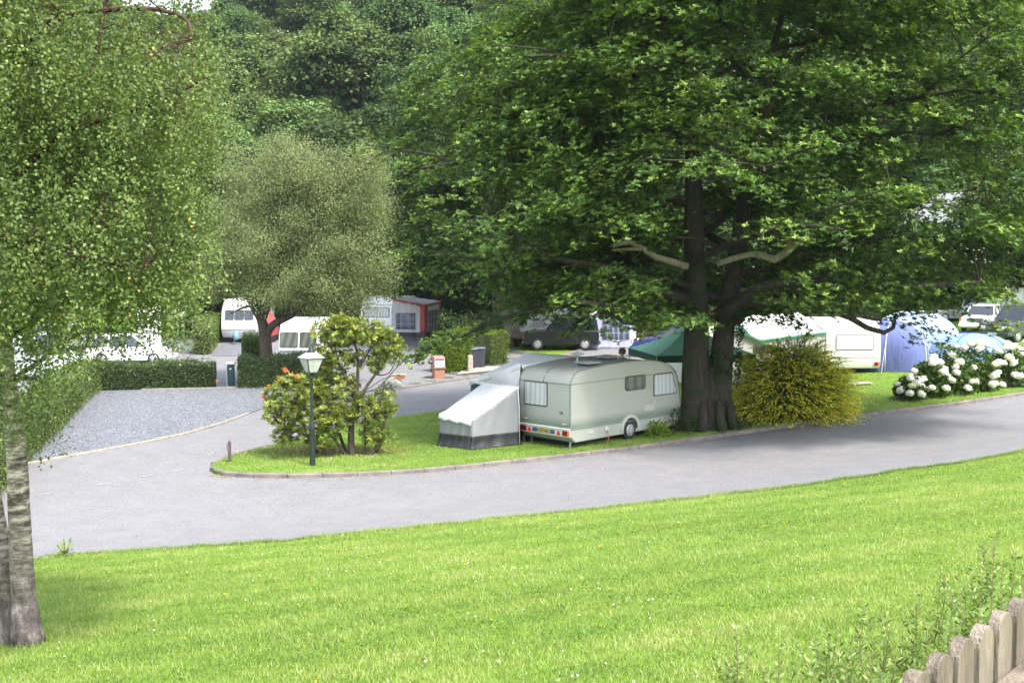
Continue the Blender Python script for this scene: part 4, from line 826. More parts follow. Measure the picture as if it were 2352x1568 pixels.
# ---------------------------------------------------------------- the wooded hillside
def forestmesh(seed, R, Hh, nl, per, leaf):
    r_ = np.random.default_rng(seed); d = unit(r_.normal(size=(nl, 3))); d[:, 2] = np.where(d[:, 2] < -.25, -d[:, 2], d[:, 2])
    c = d * np.array([R * .8, R * .8, Hh * .40]) * r_.uniform(.62, 1.15, (nl, 1)) + np.array([0, 0, Hh * .6]); rad = R * r_.uniform(.14, .34, nl)
    e = unit(r_.normal(size=(nl, per, 3))); e[..., 2] = np.where(e[..., 2] < -.35, -e[..., 2], e[..., 2]); k = (1 - .35 * r_.random((nl, per, 1)) ** 2)
    C = (c[:, None] + e * rad[:, None, None] * k * np.array([1, 1, .7])).reshape(-1, 3) ; C += .13 * r_.normal(0, 1, C.shape) + np.repeat(r_.normal(0, .17, (nl * 12, 3)), -(-nl * per // (nl * 12)), 0)[:len(C)]
    N = unit(e.reshape(-1, 3) * .6 + np.array([0, 0, .8]) + r_.normal(0, .45, C.shape)); m = len(C); A = unit(np.cross(N, rdir(m))); B = np.cross(N, A)
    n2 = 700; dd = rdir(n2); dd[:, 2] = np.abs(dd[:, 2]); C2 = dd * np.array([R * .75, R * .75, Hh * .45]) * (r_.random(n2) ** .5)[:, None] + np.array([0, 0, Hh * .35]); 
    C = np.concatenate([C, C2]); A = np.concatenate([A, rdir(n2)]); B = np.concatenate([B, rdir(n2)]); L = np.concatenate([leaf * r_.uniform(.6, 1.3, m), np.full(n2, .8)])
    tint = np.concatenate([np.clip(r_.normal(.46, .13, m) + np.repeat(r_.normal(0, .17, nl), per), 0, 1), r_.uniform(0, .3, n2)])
    o = leaves('crown', C, A, B, L, L * .72, tint, FOREST, None); me = o.data; bpy.data.objects.remove(o)
    mb = MB(); rs = random.Random(seed); mb.tube([(0, 0, -1.5), (.1, 0, Hh * .3), (.2, .1, Hh * .7)], [.3, .22, .08], 7)
    for i in range(7): a = rs.uniform(0, 6.3); mb.tube([(.1, 0, Hh * .28), (math.cos(a) * R * .3, math.sin(a) * R * .3, Hh * .5), (math.cos(a) * R * .6, math.sin(a) * R * .6, Hh * .72)], [.12, .08, .03], 5)
    t = mb.build('trunk', BARKD, None); tm = t.data; bpy.data.objects.remove(t); return me, tm
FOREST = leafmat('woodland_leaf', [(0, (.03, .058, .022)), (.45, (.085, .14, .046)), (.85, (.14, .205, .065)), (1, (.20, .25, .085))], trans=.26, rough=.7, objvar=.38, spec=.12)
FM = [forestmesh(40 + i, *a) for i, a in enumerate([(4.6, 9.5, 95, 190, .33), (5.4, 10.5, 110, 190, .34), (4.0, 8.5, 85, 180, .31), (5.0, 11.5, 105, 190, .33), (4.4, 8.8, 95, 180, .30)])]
GREYL = leafmat('grey_leaf', [(0, (.07, .09, .07)), (.6, (.16, .19, .15)), (1, (.30, .33, .28))], .25, .5)
rs = random.Random(77); nt = 0
def ftree(x, y, s, k, label, group, name='woodland_tree'):
    T = thing(name, label, 'tree', (x, y, H(x, y) - .4), rs.uniform(0, 6.3), group); T.scale = (s, s, s * rs.uniform(.9, 1.1)); link('crown', FM[k][0], T); link('trunk', FM[k][1], T); return T
yy = 97.0; row = 0
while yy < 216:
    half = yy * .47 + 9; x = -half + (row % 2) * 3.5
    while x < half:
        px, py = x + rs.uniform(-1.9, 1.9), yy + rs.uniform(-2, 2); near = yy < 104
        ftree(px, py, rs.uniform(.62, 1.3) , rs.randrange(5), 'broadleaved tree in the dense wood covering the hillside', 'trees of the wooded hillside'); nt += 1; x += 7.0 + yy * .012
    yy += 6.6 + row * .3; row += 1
print('forest trees', nt)
# trees standing close behind the pitches, each its own
for u, v, s, k, lab in ((520, 772, .95, 1, 'round-crowned dark tree behind the left white caravan'), (400, 770, 1.0, 3, 'leafy tree behind the rail fence at the far left pitch'), (250, 772, 1.05, 0, 'leafy tree behind the birch leaves at far left'), (80, 775, 1.1, 2, 'leafy tree half hidden by the birch trunk'),
                        (780, 762, .85, 4, 'dark tree behind the gap between the two far caravans'), (900, 757, .9, 1, 'dark tree directly behind the red and grey awning'), (1020, 752, .95, 0, 'dark tree right of the red and grey awning'), (1260, 748, .9, 2, 'tree behind the folding camper and black pickup'), (1400, 745, 1., 3, 'tree behind the lilac awning left of the oak'),
                        (1560, 742, 1., 1, 'tree seen left of the oak trunk beyond the mixed hedge'), (1800, 738, 1., 4, 'tree behind the white frame awning'), (1960, 735, .95, 0, 'tree behind the cream caravan'), (2110, 732, .9, 2, 'tree behind the blue tents'), (2330, 735, 1.0, 3, 'bright green tree behind the parked cars at right edge'), (2440, 742, 1.1, 1, 'tree just outside the parked cars at the right')):
    q = at(u, v); 
    if q.y > 92: q = Vector((q.x * 90 / q.y, 90, 0))
    ftree(q.x, q.y, s * .82, k, lab, None, 'broadleaf_tree')
for i, (u, v, w_, h_) in enumerate(((455, 768, 9, 3.2), (860, 765, 14, 3.4), (1050, 760, 8, 3.2), (1330, 752, 12, 3.0), (2000, 742, 22, 3.0))):
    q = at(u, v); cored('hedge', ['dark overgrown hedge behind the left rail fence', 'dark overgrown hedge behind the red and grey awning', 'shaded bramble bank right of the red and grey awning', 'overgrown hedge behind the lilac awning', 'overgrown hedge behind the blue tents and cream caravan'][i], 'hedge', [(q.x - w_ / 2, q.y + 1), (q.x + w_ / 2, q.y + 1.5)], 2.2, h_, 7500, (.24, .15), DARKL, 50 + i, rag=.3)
# ================================================================ VEHICLES, TENTS, FURNITURE
X_, Y_, Z_ = Vector((1, 0, 0)), Vector((0, 1, 0)), Vector((0, 0, 1))
WHITE = M('white_gelcoat', (.80, .80, .79), .35, (.70, .71, .70), 1.2); CREAM = M('cream_gelcoat', (.74, .73, .68), .45)
GLASS = M('dark_glass', (.02, .025, .03), .08, spec=.9); RUB = M('black_rubber', (.02, .02, .022), .7, bump=.3); TRIM = M('dark_trim', (.04, .045, .045), .5); ALU = M('aluminium', (.55, .56, .56), .35, metal=.8)
REDL = M('red_lens', (.22, .008, .012), .25, (.12, .006, .015), 30); ORL = M('orange_lens', (.8, .16, .01), .25); CLEAR = M('clear_lens', (.75, .78, .78), .12); CHR = M('wheel_silver', (.5, .5, .5), .35, metal=.6)
BLACK = M('black_paint', (.012, .013, .014), .25); PLY = M('plate_yellow', (.45, .33, .02), .5); PLW = M('plate_white', (.75, .76, .75), .5); INK = M('ink_black', (.01, .01, .012), .5)
def curtain(name, c1, c2, sc_=4):
    t = NT(name); wv = t.n('ShaderNodeTexWave', wave_type='BANDS', bands_direction='DIAGONAL'); wv.inputs['Scale'].default_value = sc_; wv.inputs['Distortion'].default_value = 1.5
    v = t.coord((1, 1, .03)); t.l(v, wv.inputs['Vector']); c = t.ramp(wv.outputs['Fac'], [(.2, c1), (.8, c2)]); return t.finish(c, .25, 0, None, .6, coat=.6)
CURT = curtain('curtained_glass', (.40, .42, .42), (.52, .54, .53), 3.2); CURT2 = curtain('dim_curtained_glass', (.055, .065, .055), (.12, .125, .10), 1.6)
def wheel(root, x, y, r=.3, wd=.18, side=-1, rimm=None, name='wheel'):
    w_ = MB().lathe([(r * .62, -wd / 2), (r * .9, -wd / 2), (r, -wd / 2 + .03), (r, wd / 2 - .03), (r * .9, wd / 2), (r * .62, wd / 2)], (x, y, r), 24, 'y').build(name, RUB, root, smooth=True)
    mb = MB().lathe([(r * .02, -.012), (r * .2, -.02), (r * .56, -.008), (r * .63, .012), (r * .63, .03)], (x, y + side * (wd / 2 + .004), r), 20, 'y'); mb.v = [(a, y + side * (wd / 2 + .004) + (b - (y + side * (wd / 2 + .004))) * (1 if side < 0 else -1), c) for a, b, c in mb.v]
    mb.build('rim', rimm or CHR, w_, smooth=False)
    mb = MB()
    for k in range(8):
        a = k * math.pi / 4; mb.lathe([(.001, 0), (r * .075, 0), (r * .075, .006)], (x + math.cos(a) * r * .4, y + side * (wd / 2 + .022), r + math.sin(a) * r * .4), 8, 'y')
    mb.build('rim_holes', TRIM, w_); return w_
def window(root, o, ax, ay, w, h, r=.06, glass=None, poly=None, name='window'):
    f = panel(name, TRIM, root, o, ax, ay, w, h, r, .014, poly)
    if poly:
        cx = sum(p[0] for p in poly) / len(poly); cy = sum(p[1] for p in poly) / len(poly); pp = [(cx + (a - cx) * .93, cy + (b - cy) * .91) for a, b in poly]
    else: pp = None
    panel('pane', glass or GLASS, f, o, ax, ay, w - .07, h - .07, max(r - .03, .01), .02, pp); return f
def bodymat(name, low, base, band):
    t = NT(name); sep = t.n('ShaderNodeSeparateXYZ'); tc = t.n('ShaderNodeTexCoord'); t.l(tc.outputs['Object'], sep.inputs[0])
    n = t.noise(t.coord((.6, .6, 2.5)), 1.6, 4); mr = t.n('ShaderNodeMapRange'); mr.inputs['From Max'].default_value = 2.5; t.l(sep.outputs['Z'], mr.inputs['Value'])
    c = t.ramp(mr.outputs[0], [(0, low), (.236, low), (.245, band), (.27, band), (.37, base)])
    dirt = t.mix(t.ramp(n, [(.45, (0, 0, 0)), (.75, (.35, .35, .35))]), c, (.31, .32, .275)); return t.finish(dirt, .38, 0, t.bump(t.noise(t.coord(), 2.2, 2), .12, .02), .5)

# ---- main caravan
HEAD = math.radians(45); cc = Vector((1.72, 33.75)) + Vector((-.7071, .7071)) * 1.05
cz = H(cc.x, cc.y) + .105
C1 = thing('caravan', 'pale green touring caravan with GB letters parked beside the oak', 'caravan', (cc.x, cc.y, cz), HEAD)
BM = bodymat('caravan_skin', (.34, .345, .31), (.345, .35, .31), (.16, .20, .16))
prof = [(.22, .18), (.03, .36), (0, .62), (0, 1.86), (.03, 2.02), (.10, 2.15), (.21, 2.25), (.38, 2.31), (.9, 2.36), (1.8, 2.43), (2.8, 2.45), (3.6, 2.43), (4.2, 2.36), (4.7, 2.22), (5.0, 2.05), (5.18, 1.80), (5.30, 1.35), (5.38, .9), (5.38, .55), (5.25, .22)]
MB().prism(prof, (0, 1.05, 0), X_, Z_, -Y_, 2.10).build('body', BM, C1, bevel=.035, smooth=True, seg=3)
DT = M('trim_strip', (.16, .18, .17), .4); mb = MB()
for sy in (-1, 1):
    pr = prof[2:18]
    for a_, b_ in zip(pr, pr[1:]): mb.bar((a_[0], sy * 1.045, a_[1]), (b_[0], sy * 1.045, b_[1]), .03, .022)
    mb.bar((0, sy * 1.052, 1.93), (5.18, sy * 1.052, 1.97), .012, .022); mb.bar((0, sy * 1.052, .585), (5.38, sy * 1.052, .585), .016, .03)
mb.build('edge_trim', DT, C1)
mb = MB(); mb.bar((-.008, -1.05, 1.93), (-.008, 1.05, 1.93), .014, .02); mb.bar((-.008, .05, 1.93), (-.008 + .02, .05, 2.02), .012, .018); mb.bar((.02, .05, 2.03), (.20, .05, 2.257), .012, .02); mb.bar((.2, .05, 2.257), (.45, .05, 2.33), .012, .02); mb.build('panel_seam', DT, C1)
MB().box((-.012, 0, .60), (.05, 2.10, .035)).build('bumper_ledge', M('ledge_white', (.68, .69, .66), .4), C1, bevel=.01)
# rear light bar
lb = MB().prism([(-1.05, .36), (1.05, .36), (1.05, .585), (-1.05, .585)], (.03, 0, 0), -Y_, Z_, -X_, .05).build('light_bar', M('bar_cream', (.50, .49, .44), .5), C1, bevel=.008)
for ys, ww, mt, nm in ((-.86, .20, REDL, 'tail_light'), (-.985, .085, ORL, 'indicator'), (.88, .30, REDL, 'tail_light')): panel(nm, mt, lb, (-.022, ys, .47), -Y_, Z_, ww if mt is not ORL else .09, .15, .01, .018)
for ys in (.60, -.60): panel('reflector', M('triangle_red', (.65, .02, .03), .3), lb, (-.022, ys, .40), -Y_, Z_, .1, .1, poly=[(-.085, 0), (.085, 0), (0, .155)], t=.014)
npl = panel('number_plate', M('plate_surround', (.05, .07, .22), .5), lb, (-.022, .02, .47), -Y_, Z_, .92, .125, .01, .008); panel('plate_face', PLY, npl, (-.030, .0, .468), -Y_, Z_, .52, .10, .01, .006); text('lettering', 'K309 NJO', .105, INK, npl, (-.036, .0, .468), -Y_, Z_)
text('lettering', 'GB', .12, INK, C1, (-.002, -.68, 1.06), -Y_, Z_, off=.003)
MB().box((2.75, .1, .15), (4.6, 1.6, .24)).build('underbody_shade', INK, C1)  # black box added to darken the gap under the body
window(C1, (-.001, .36, 1.56), -Y_, Z_, .98, .74, .07, CURT)
window(C1, (3.02, -1.051, 1.76), X_, Z_, 1.02, .46, .10, CURT2)
window(C1, (0, -1.051, 0), X_, Z_, 1, 1, .05, CURT, poly=[(3.98, 1.25), (3.93, 1.30), (3.93, 1.90), (3.99, 1.96), (4.86, 1.96), (4.93, 1.92), (5.15, 1.32), (5.10, 1.25)])
# side fittings
for (x0, z0, w_, h_, nm) in ((3.72, .92, .50, .20, 'vent_grille'), (3.95, .44, .5, .17, 'service_hatch'), (3.98, 1.08, .12, .13, 'water_inlet'), (.92, .44, .26, .10, 'step_cover')):
    panel(nm, M(nm, (.42, .43, .38), .5), C1, (x0, -1.052, z0), X_, Z_, w_, h_, .02, .015)
MB().box((1.62, -1.07, .47), (.16, .06, .12)).build('mains_socket', M('socket', (.5, .5, .46), .5), C1, bevel=.01)
mb = MB(); mb.tube([(1.62, -1.10, .44), (1.64, -1.14, .2), (1.5, -1.2, .02), (1.2, -1.3, .015)], .012, 6); mb.build('mains_cable', M('cable_orange', (.35, .10, .05), .6), C1)
for yy_, zz_ in ((.78, .78), (-.82, .74)): mb = MB(); mb.tube([(-.01, yy_ - .07, zz_), (-.05, yy_ - .05, zz_), (-.05, yy_ + .05, zz_), (-.01, yy_ + .07, zz_)], .012, 6); mb.build('grab_handle', M('handle_cream', (.5, .47, .38), .5), C1)
# wheel arch and wheels
mb = MB(); arc = [(2.76 + .46 * math.cos(a), .33 + .46 * math.sin(a)) for a in np.linspace(0, math.pi, 16)]; arc2 = [(2.76 + .36 * math.cos(a), .33 + .36 * math.sin(a)) for a in np.linspace(math.pi, 0, 16)]
mb.prism(arc + arc2, (0, -1.04, 0), X_, Z_, -Y_, .07).build('wheel_arch', M('arch_white', (.42, .43, .39), .45), C1, bevel=.01)
MB().prism([(2.76 + .365 * math.cos(a), .33 + .365 * math.sin(a)) for a in np.linspace(0, math.pi, 16)], (0, -1.03, 0), X_, Z_, -Y_, .025).build('arch_recess', INK, C1)
wheel(C1, 2.76, -.99, .30, .17, -1); wheel(C1, 2.76, .99, .30, .17, 1)
for x, yy_ in ((.35, -.8), (.35, .8), (5.0, -.8), (5.0, .8)): mb = MB(); mb.bar((x, yy_, .34), (x - .1, yy_, .02), .04); mb.box((x - .1, yy_, .01), (.14, .12, .02)); mb.build('corner_steady', ALU, C1)
HAT = M('roof_hatch_grey', (.30, .31, .31), .5)
def roofz(x): return float(np.interp(x, [p[0] for p in prof[6:16]], [p[1] for p in prof[6:16]]))
for x, yy_ in ((1.25, -.62), (2.75, -.15)):
    MB().box((x, yy_, roofz(x) + .03), (.42, .42, .06)).build('hatch_base', TRIM, C1); mb = MB(); mb.box((x, yy_, roofz(x) + .10), (.58, .58, .05)); mb.box((x - .1, yy_ - .1, roofz(x) + .13), (.08, .36, .02)); mb.box((x + .1, yy_ - .1, roofz(x) + .13), (.08, .36, .02)); mb.build('roof_hatch', HAT, C1, bevel=.02)
mb = MB(); mb.lathe([(.05, 0), (.025, .04), (.02, .16), (.06, .19), (.21, .235), (.21, .255), (.06, .28), (.015, .29), (.012, .40)], (1.75, .25, roofz(1.75) - .01), 18); mb.build('roof_aerial', M('aerial_white', (.52, .53, .50), .45), C1, smooth=True)

# ---- cloth awnings
def cloth(name, c1, bump=.25):
    t = NT(name); v = t.coord(); n = t.noise(v, 3, 4, .6); c = t.ramp(n, [(.3, tuple(q * .93 for q in c4(c1)[:3])), (.7, c1)]); wv = t.noise(t.coord((1, 1, .18)), 7, 3)
    return t.finish(c, .8, 0, t.bump(wv, bump, .06, t.bump(n, .2, .08)), .2, trans=.18)
def awning(name, label, cat, loc, rz, quad, roofm, wallm, skirtm=None, wins=(), sag=.10, valm=None, skirt_h=.4, trimm=None, open_edges=(), group=None, fold=.02, winm=None, cornm=None):
    """quad: four (x,y,ztop) corners, anticlockwise seen from above."""
    T = thing(name, label, cat, loc, rz, group); q = [Vector(p) for p in quad]; cen = sum(q, Vector()) / 4; sd_ = random.random() * 9
    def roof(a, b):
        p = q[0] * (1 - a) * (1 - b) + q[1] * a * (1 - b) + q[2] * a * b + q[3] * (1 - a) * b; s = 16 * a * (1 - a) * b * (1 - b)
        e = 1.02; p = cen + (p - cen) * e; p.z = p.z + (cen.z - p.z) * 0 - sag * s * (.8 + .2 * math.sin(a * 9 + sd_)) + .012 * math.sin(a * 23 + b * 9) * (s ** .3) + .035 * math.sin((a + b) * 8 + sd_) * s; return p
    rf = MB().grid(roof, 22, 22).build('roof', roofm, T, smooth=True, solid=.008)
    mb = MB()      # valance hanging from the roof edge
    edges = [(0, 1), (1, 2), (2, 3), (3, 0)]
    for k, (i, j) in enumerate(edges):
        A_, B_ = cen + (q[i] - cen) * 1.022, cen + (q[j] - cen) * 1.022; out = (((A_ + B_) / 2 - cen) * Vector((1, 1, 0))).normalized()
        mb.grid(lambda a, b: A_.lerp(B_, a) + Vector((0, 0, .005)) - Z_ * b * (.13 + .02 * math.sin(a * 25)) + out * (.012 + .02 * b + .01 * math.sin(a * 31 + sd_) * b), 30, 2)
    mb.build('valance', valm or roofm, T, smooth=True, solid=.004)
    for k, (i, j) in enumerate(edges):
        if k in open_edges: continue
        A_, B_ = q[i].copy(), q[j].copy(); L = (B_ - A_).length; out = (((A_ + B_) / 2 - cen) * Vector((1, 1, 0))).normalized(); wl = sorted([w for w in wins if w[0] == k], key=lambda w: w[1])
        def pt(a, z, o=0., A_=A_, B_=B_, out=out): 
            p = A_.lerp(B_, a); zt = p.z - .02; zz = min(z, zt); f = zz / zt
            return Vector((p.x, p.y, zz)) + out * (o + .05 * (1 - f) + fold * math.sin(a * L * 6 + sd_) * (1 - f ** 2) + .012 * math.sin(a * L * 15 + f * 4))
        w_ = MB().grid(lambda a, b: pt(a, b * 9 if b > .999 else b * (A_.lerp(B_, a).z - .02)), 30, 12).build('wall', wallm, T, smooth=True, solid=.006)
        if skirtm: MB().grid(lambda a, b: pt(a, b * skirt_h, .012) if b > 0 else pt(a, .0, .10) + Z_ * .01, 30, 5).build('mud_skirt', skirtm, w_, smooth=True, solid=.004)
        for (_, a0, a1, z0, z1) in wl:
            MB().grid(lambda a, b: pt(a0 + (a1 - a0) * a, z0 + (z1 - z0) * b, .014), 10, 6).build('window', winm or GLASS, w_, smooth=True, solid=.004)
            mb = MB(); nn = max(2, int((a1 - a0) * L / .28))
            for m in range(nn + 1): a = a0 + (a1 - a0) * m / nn; mb.tube([pt(a, z0, .024), pt(a, (z0 + z1) / 2, .024), pt(a, z1, .024)], .011, 4)
            for m in range(4): zz = z0 + (z1 - z0) * m / 3; mb.tube([pt(a0 + (a1 - a0) * g_ / 6, zz, .024) for g_ in range(7)], .011, 4)
            mb.build('glazing_bars', wallm, w_)
        if cornm:
            for a0, a1 in ((0., .34 / L), (1 - .34 / L, 1.)):
                if (k, a0 > .5) in ((0, True), (1, False), (1, True)): MB().grid(lambda a, b: pt(a0 + (a1 - a0) * a, skirt_h + (A_.lerp(B_, a0).z - .05 - skirt_h) * b, .016), 5, 12).build('corner_panel', cornm, w_, smooth=True, solid=.004)
        if trimm: mb = MB(); mb.tube([pt(.01, 0, .02), pt(.01, A_.z - .1, .02)], .03, 5); mb.build('corner_piping', trimm, w_)
    return T
GREYC = cloth('pale_grey_cloth', (.74, .74, .77)); GREYW = cloth('grey_wall_cloth', (.27, .275, .29), .5); NAVYC = M('dark_skirt', (.012, .013, .015), .4, (.025, .025, .028), 6, .4, 8)
DKGR = cloth('teal_cloth', (.05, .11, .12))
A1 = awning('porch_awning', 'pale grey porch awning joined to the far side of the green caravan', 'awning', (cc.x, cc.y, cz), HEAD, [(.12, 1.10, 2.38), (3.0, 1.10, 2.44), (2.9, 3.5, 2.42), (.10, 3.35, 1.70)][::1], GREYC, DKGR, NAVYC, sag=.14)
MB().grid(lambda a, b: Vector((.10 - .055 - .03 * math.sin(b * 3 + a * 9), 3.35 - 2.25 * a, 1.66 + .05 * math.sin(a * 3.14) * -1 + b * (.06 + .68 * a + .05))), 24, 8).build('gable_cloth', GREYC, A1, smooth=True, solid=.006)
def annexe():
    T = thing('awning_annexe', 'low sleeping annexe of pale grey cloth with black skirt behind the caravan', 'tent', (cc.x, cc.y, cz), HEAD)
    P1, P2, P3, P4 = Vector((-.36, .72, 1.74)), Vector((-2.02, 1.04, .88)), Vector((-2.20, 2.30, .98)), Vector((-.06, 2.55, 1.74))
    def rf(a, b):     # a from the high back to the low front, b across
        p = P1.lerp(P4, b).lerp(P2.lerp(P3, b), a); s = math.sin(math.pi * a) * .9; hump = .10 * math.sin(math.pi * min(1, a * 1.25)) ; edge = abs(2 * b - 1)
        crease = .05 * abs(math.sin(17 * (b * .9 + a * .35))) * math.exp(-((b - .16 - .12 * a) / .2) ** 2) * math.sin(math.pi * min(1, a * 1.02 + .04)) + .028 * math.sin(30 * (b - a * .25)) * math.exp(-((a - .85) / .15) ** 2)
        p.z += -.07 * s * (1 - edge ** 2) - .045 * s + crease; p.y += .02 * math.sin(a * 5); return p
    MB().grid(rf, 44, 44).build('roof', GREYC, T, smooth=True, solid=.008)
    def val(A_, B_, n, f, name='valance', drop=.16, low=0):
        MB().grid(lambda a, b: A_(a) + Vector((0, 0, .006)) - Z_ * b * (drop + .02 * math.sin(a * 17) + low * a) + f * (.015 + .03 * b + .012 * math.sin(a * 26) * b), n, 3).build(name, GREYC, T, smooth=True, solid=.004)
    val(lambda a: rf(1, a), None, 30, Vector((-1, 0, 0)), drop=.17)
    cen = Vector((-1.2, 1.6, 0))
    def wall(fn, nm='wall', foot=None, folds=.02, nf=12):
        foot = foot or (lambda a: Vector((fn(a).x, fn(a).y, 0)))
        def pt(a, b): t_, b_ = fn(a), foot(a); p = b_.lerp(t_ - Z_ * .01, b); o = ((p - cen) * Vector((1, 1, 0))).normalized(); return p + o * (folds * math.sin(a * nf + 2 * b) * (1 - b * .8) + .01 * math.sin(a * nf * 2.7 + b * 5))
        w_ = MB().grid(pt, 40, 16).build(nm, GREYW, T, smooth=True, solid=.006)
        def sk(a, b):
            t_ = fn(a).z; f = .40 * b / t_; p = pt(a, f); o = ((p - cen) * Vector((1, 1, 0))).normalized(); return p + o * (.012 + .10 * (1 - b) ** 3) + Z_ * (.012 if b == 0 else 0)
        MB().grid(sk, 40, 8).build('mud_skirt', NAVYC, w_, smooth=True, solid=.004); return w_
    wall(lambda a: rf(1, a), folds=.018, nf=24)
    wall(lambda a: rf(a, 0), folds=.02, nf=7); wall(lambda a: rf(a, 1), folds=.02, nf=9); wall(lambda a: rf(0, a), folds=.01)
    mb = MB(); e = [rf(0, 0) + Vector((0, -.03, .0)), rf(.05, 0) + Vector((.02, -.03, -.05)), Vector((-.40, .68, 1.2)), Vector((-.40, .66, .05))]; mb.tube([P4 + Z_ * .02, P1.lerp(P4, .5) + Z_ * .03, P1 + Z_ * .01] + e[1:], .014, 6); mb.build('piping', GREYC, T, smooth=True)
    for k, (a_, b_) in enumerate((((-2.05, 1.0, .9), (-2.7, .5, .02)), ((-2.2, 2.32, .98), (-2.9, 2.9, .02)))): mb = MB(); mb.tube([a_, b_], .006, 4); mb.build('guy_line', TRIM, T)
annexe()

# ---- far caravans
def caravan2(name, label, pl, pr, L, hh, skin, endwin=None, sidewin=(), side=1, front=0., lamps=True, stripe=None, lightx=True, zc=.35, winm=GLASS, cover=None):
    pl, pr = Vector(pl[:2]), Vector(pr[:2]); r = (pr - pl); W = r.length; r.normalize(); hd = Vector((-r.y, r.x)); c = (pl + pr) / 2
    T = thing(name, label, 'caravan', (c.x, c.y, H(c.x, c.y)), math.atan2(hd.y, hd.x)); W2 = W / 2
    pf = [(.12 + front * .3, zc), (front * .1, zc + .3), (0, zc + .55), (front * .35, hh - .7), (front * .7 + .05, hh - .35), (front * .9 + .2, hh - .12), (front * 1.0 + .5, hh), (L * .5, hh + .04), (L - .6, hh), (L - .25, hh - .12), (L - .05, hh - .5), (L, zc + .4), (L - .1, zc)]
    MB().prism(pf, (0, W2, 0), X_, Z_, -Y_, W).build('body', skin, T, bevel=.06, smooth=True, seg=3)
    slope = Vector((front * .35 - 0, 0, hh - .7 - zc - .55)).normalized()
    if endwin:
        for (yc, z0, w_, h_) in endwin:
            o = Vector((0, 0, zc + .55)) + slope * ((z0 - zc - .55) / slope.z); window(T, (o.x - .006, yc, z0), -Y_, slope, w_, h_, .08, winm)
    for (xc, zc_, w_, h_) in sidewin: window(T, (xc, side * (W2 + .001), zc_), X_ * (-side), Z_, w_, h_, .06, winm)
    mb = MB(); mb.bar((0.0, -W2 + .05, zc + .52), (0.0, W2 - .05, zc + .52), .03, .03); mb.bar((front * .6, -W2 + .05, hh - .42), (front * .6, W2 - .05, hh - .42), .025, .02); mb.build('trim_strip', DT, T)
    for sy in (-1, 1):
        wheel(T, L * .52, sy * (W2 - .12), .3, .18, sy)
        if lamps: panel('tail_light', REDL, T, (.015, sy * (W2 - .18) - .0, zc + .22), -Y_, Z_, .2, .16, .01, .03); panel('indicator', ORL, T, (.012, sy * (W2 - .07), zc + .22), -Y_, Z_, .1, .16, .01, .03)
    mb = MB()
    if front: mb.bar((.1, .5, zc), (-.9, 0, zc + .05), .07); mb.bar((.1, -.5, zc), (-.9, 0, zc + .05), .07); mb.tube([(-.75, .12, .05), (-.75, .12, zc + .3)], .03, 8)
    else: mb.bar((L - .1, .5, zc), (L + .9, 0, zc + .05), .07); mb.bar((L - .1, -.5, zc), (L + .9, 0, zc + .05), .07)
    mb.build('tow_frame', ALU, T); MB().box((L * .35, 0, hh + .07), (.5, .5, .1)).build('roof_hatch', HAT, T, bevel=.03)
    if cover: MB().lathe([(.02, zc - .12), (.16, zc - .05), (.20, zc + .15), (.14, zc + .38), (.02, zc + .48)], (-.72, 0, 0), 14).build('hitch_cover', cover, T, smooth=True)
    return T
BLUEC = M('blue_cover', (.10, .25, .33), .6, (.2, .36, .42), 8)
ca = caravan2('caravan', 'white touring caravan facing the camera with a dark three-part window and blue hitch cover', at(508, 789), at(590, 789), 5.4, 2.65, WHITE, [(.60, 1.72, .56, .62), (0, 1.72, .6, .62), (-.60, 1.72, .56, .62)], front=.7, lamps=False, cover=BLUEC)
RED = cloth('red_cloth', (.48, .11, .11)); REDG = cloth('grey_roof_cloth', (.42, .41, .40))
q = at(592, 789); awning('side_awning', 'red-walled awning on the right side of the left white caravan', 'awning', (q.x + .1, q.y + .5, H(q.x, q.y + .5)), 0, [(0, 0, 1.9), (.6, .1, 1.1), (.6, 2.4, 1.1), (0, 2.4, 1.9)], RED, RED, NAVYC)
# caravan with red and grey awning
pl, pr = at(828, 779), at(901, 781)
caravan2('caravan', 'white caravan beside the red and grey awning behind the rhododendron', pl, pr, 5.0, 2.62, WHITE, [(0, 1.72, 1.75, .62)], front=.12, lamps=False, winm=CURT)
PALEC = cloth('pale_wall_cloth', (.62, .61, .62)); GWIN = curtain('clear_vinyl', (.05, .06, .10), (.13, .15, .20), 2)
awning('caravan_awning', 'large awning with grey roof, red corners and gridded windows', 'awning', (pr.x + .02, pr.y + .1, H(pr.x, pr.y)), math.radians(2), [(0, 0, 2.62), (2.05, -.35, 2.20), (2.9, 2.2, 2.35), (.1, 4.2, 2.66)], REDG, PALEC, NAVYC, wins=((0, .10, .70, .68, 1.70), (1, .15, .85, .5, 1.85)), cornm=RED, valm=RED, winm=GWIN, skirt_h=.5)
# white caravan / trailer behind the dark hedge, dark front windows
q = at(690, 872); pl, pr = at(640, 845), at(728, 845)
def vanbox(): 
    T = caravan2('motor_caravan', 'white motor caravan with wide dark windows behind the clipped hedge and lamp', pl, pr, 5.2, 2.35, WHITE, [(.45, 1.42, .92, .80), (-.52, 1.42, .86, .80)], front=.5, lamps=False, side=-1, sidewin=((1.4, 1.5, .8, .6), (3.2, 1.5, 1.1, .6)), winm=CURT2)
vanbox()
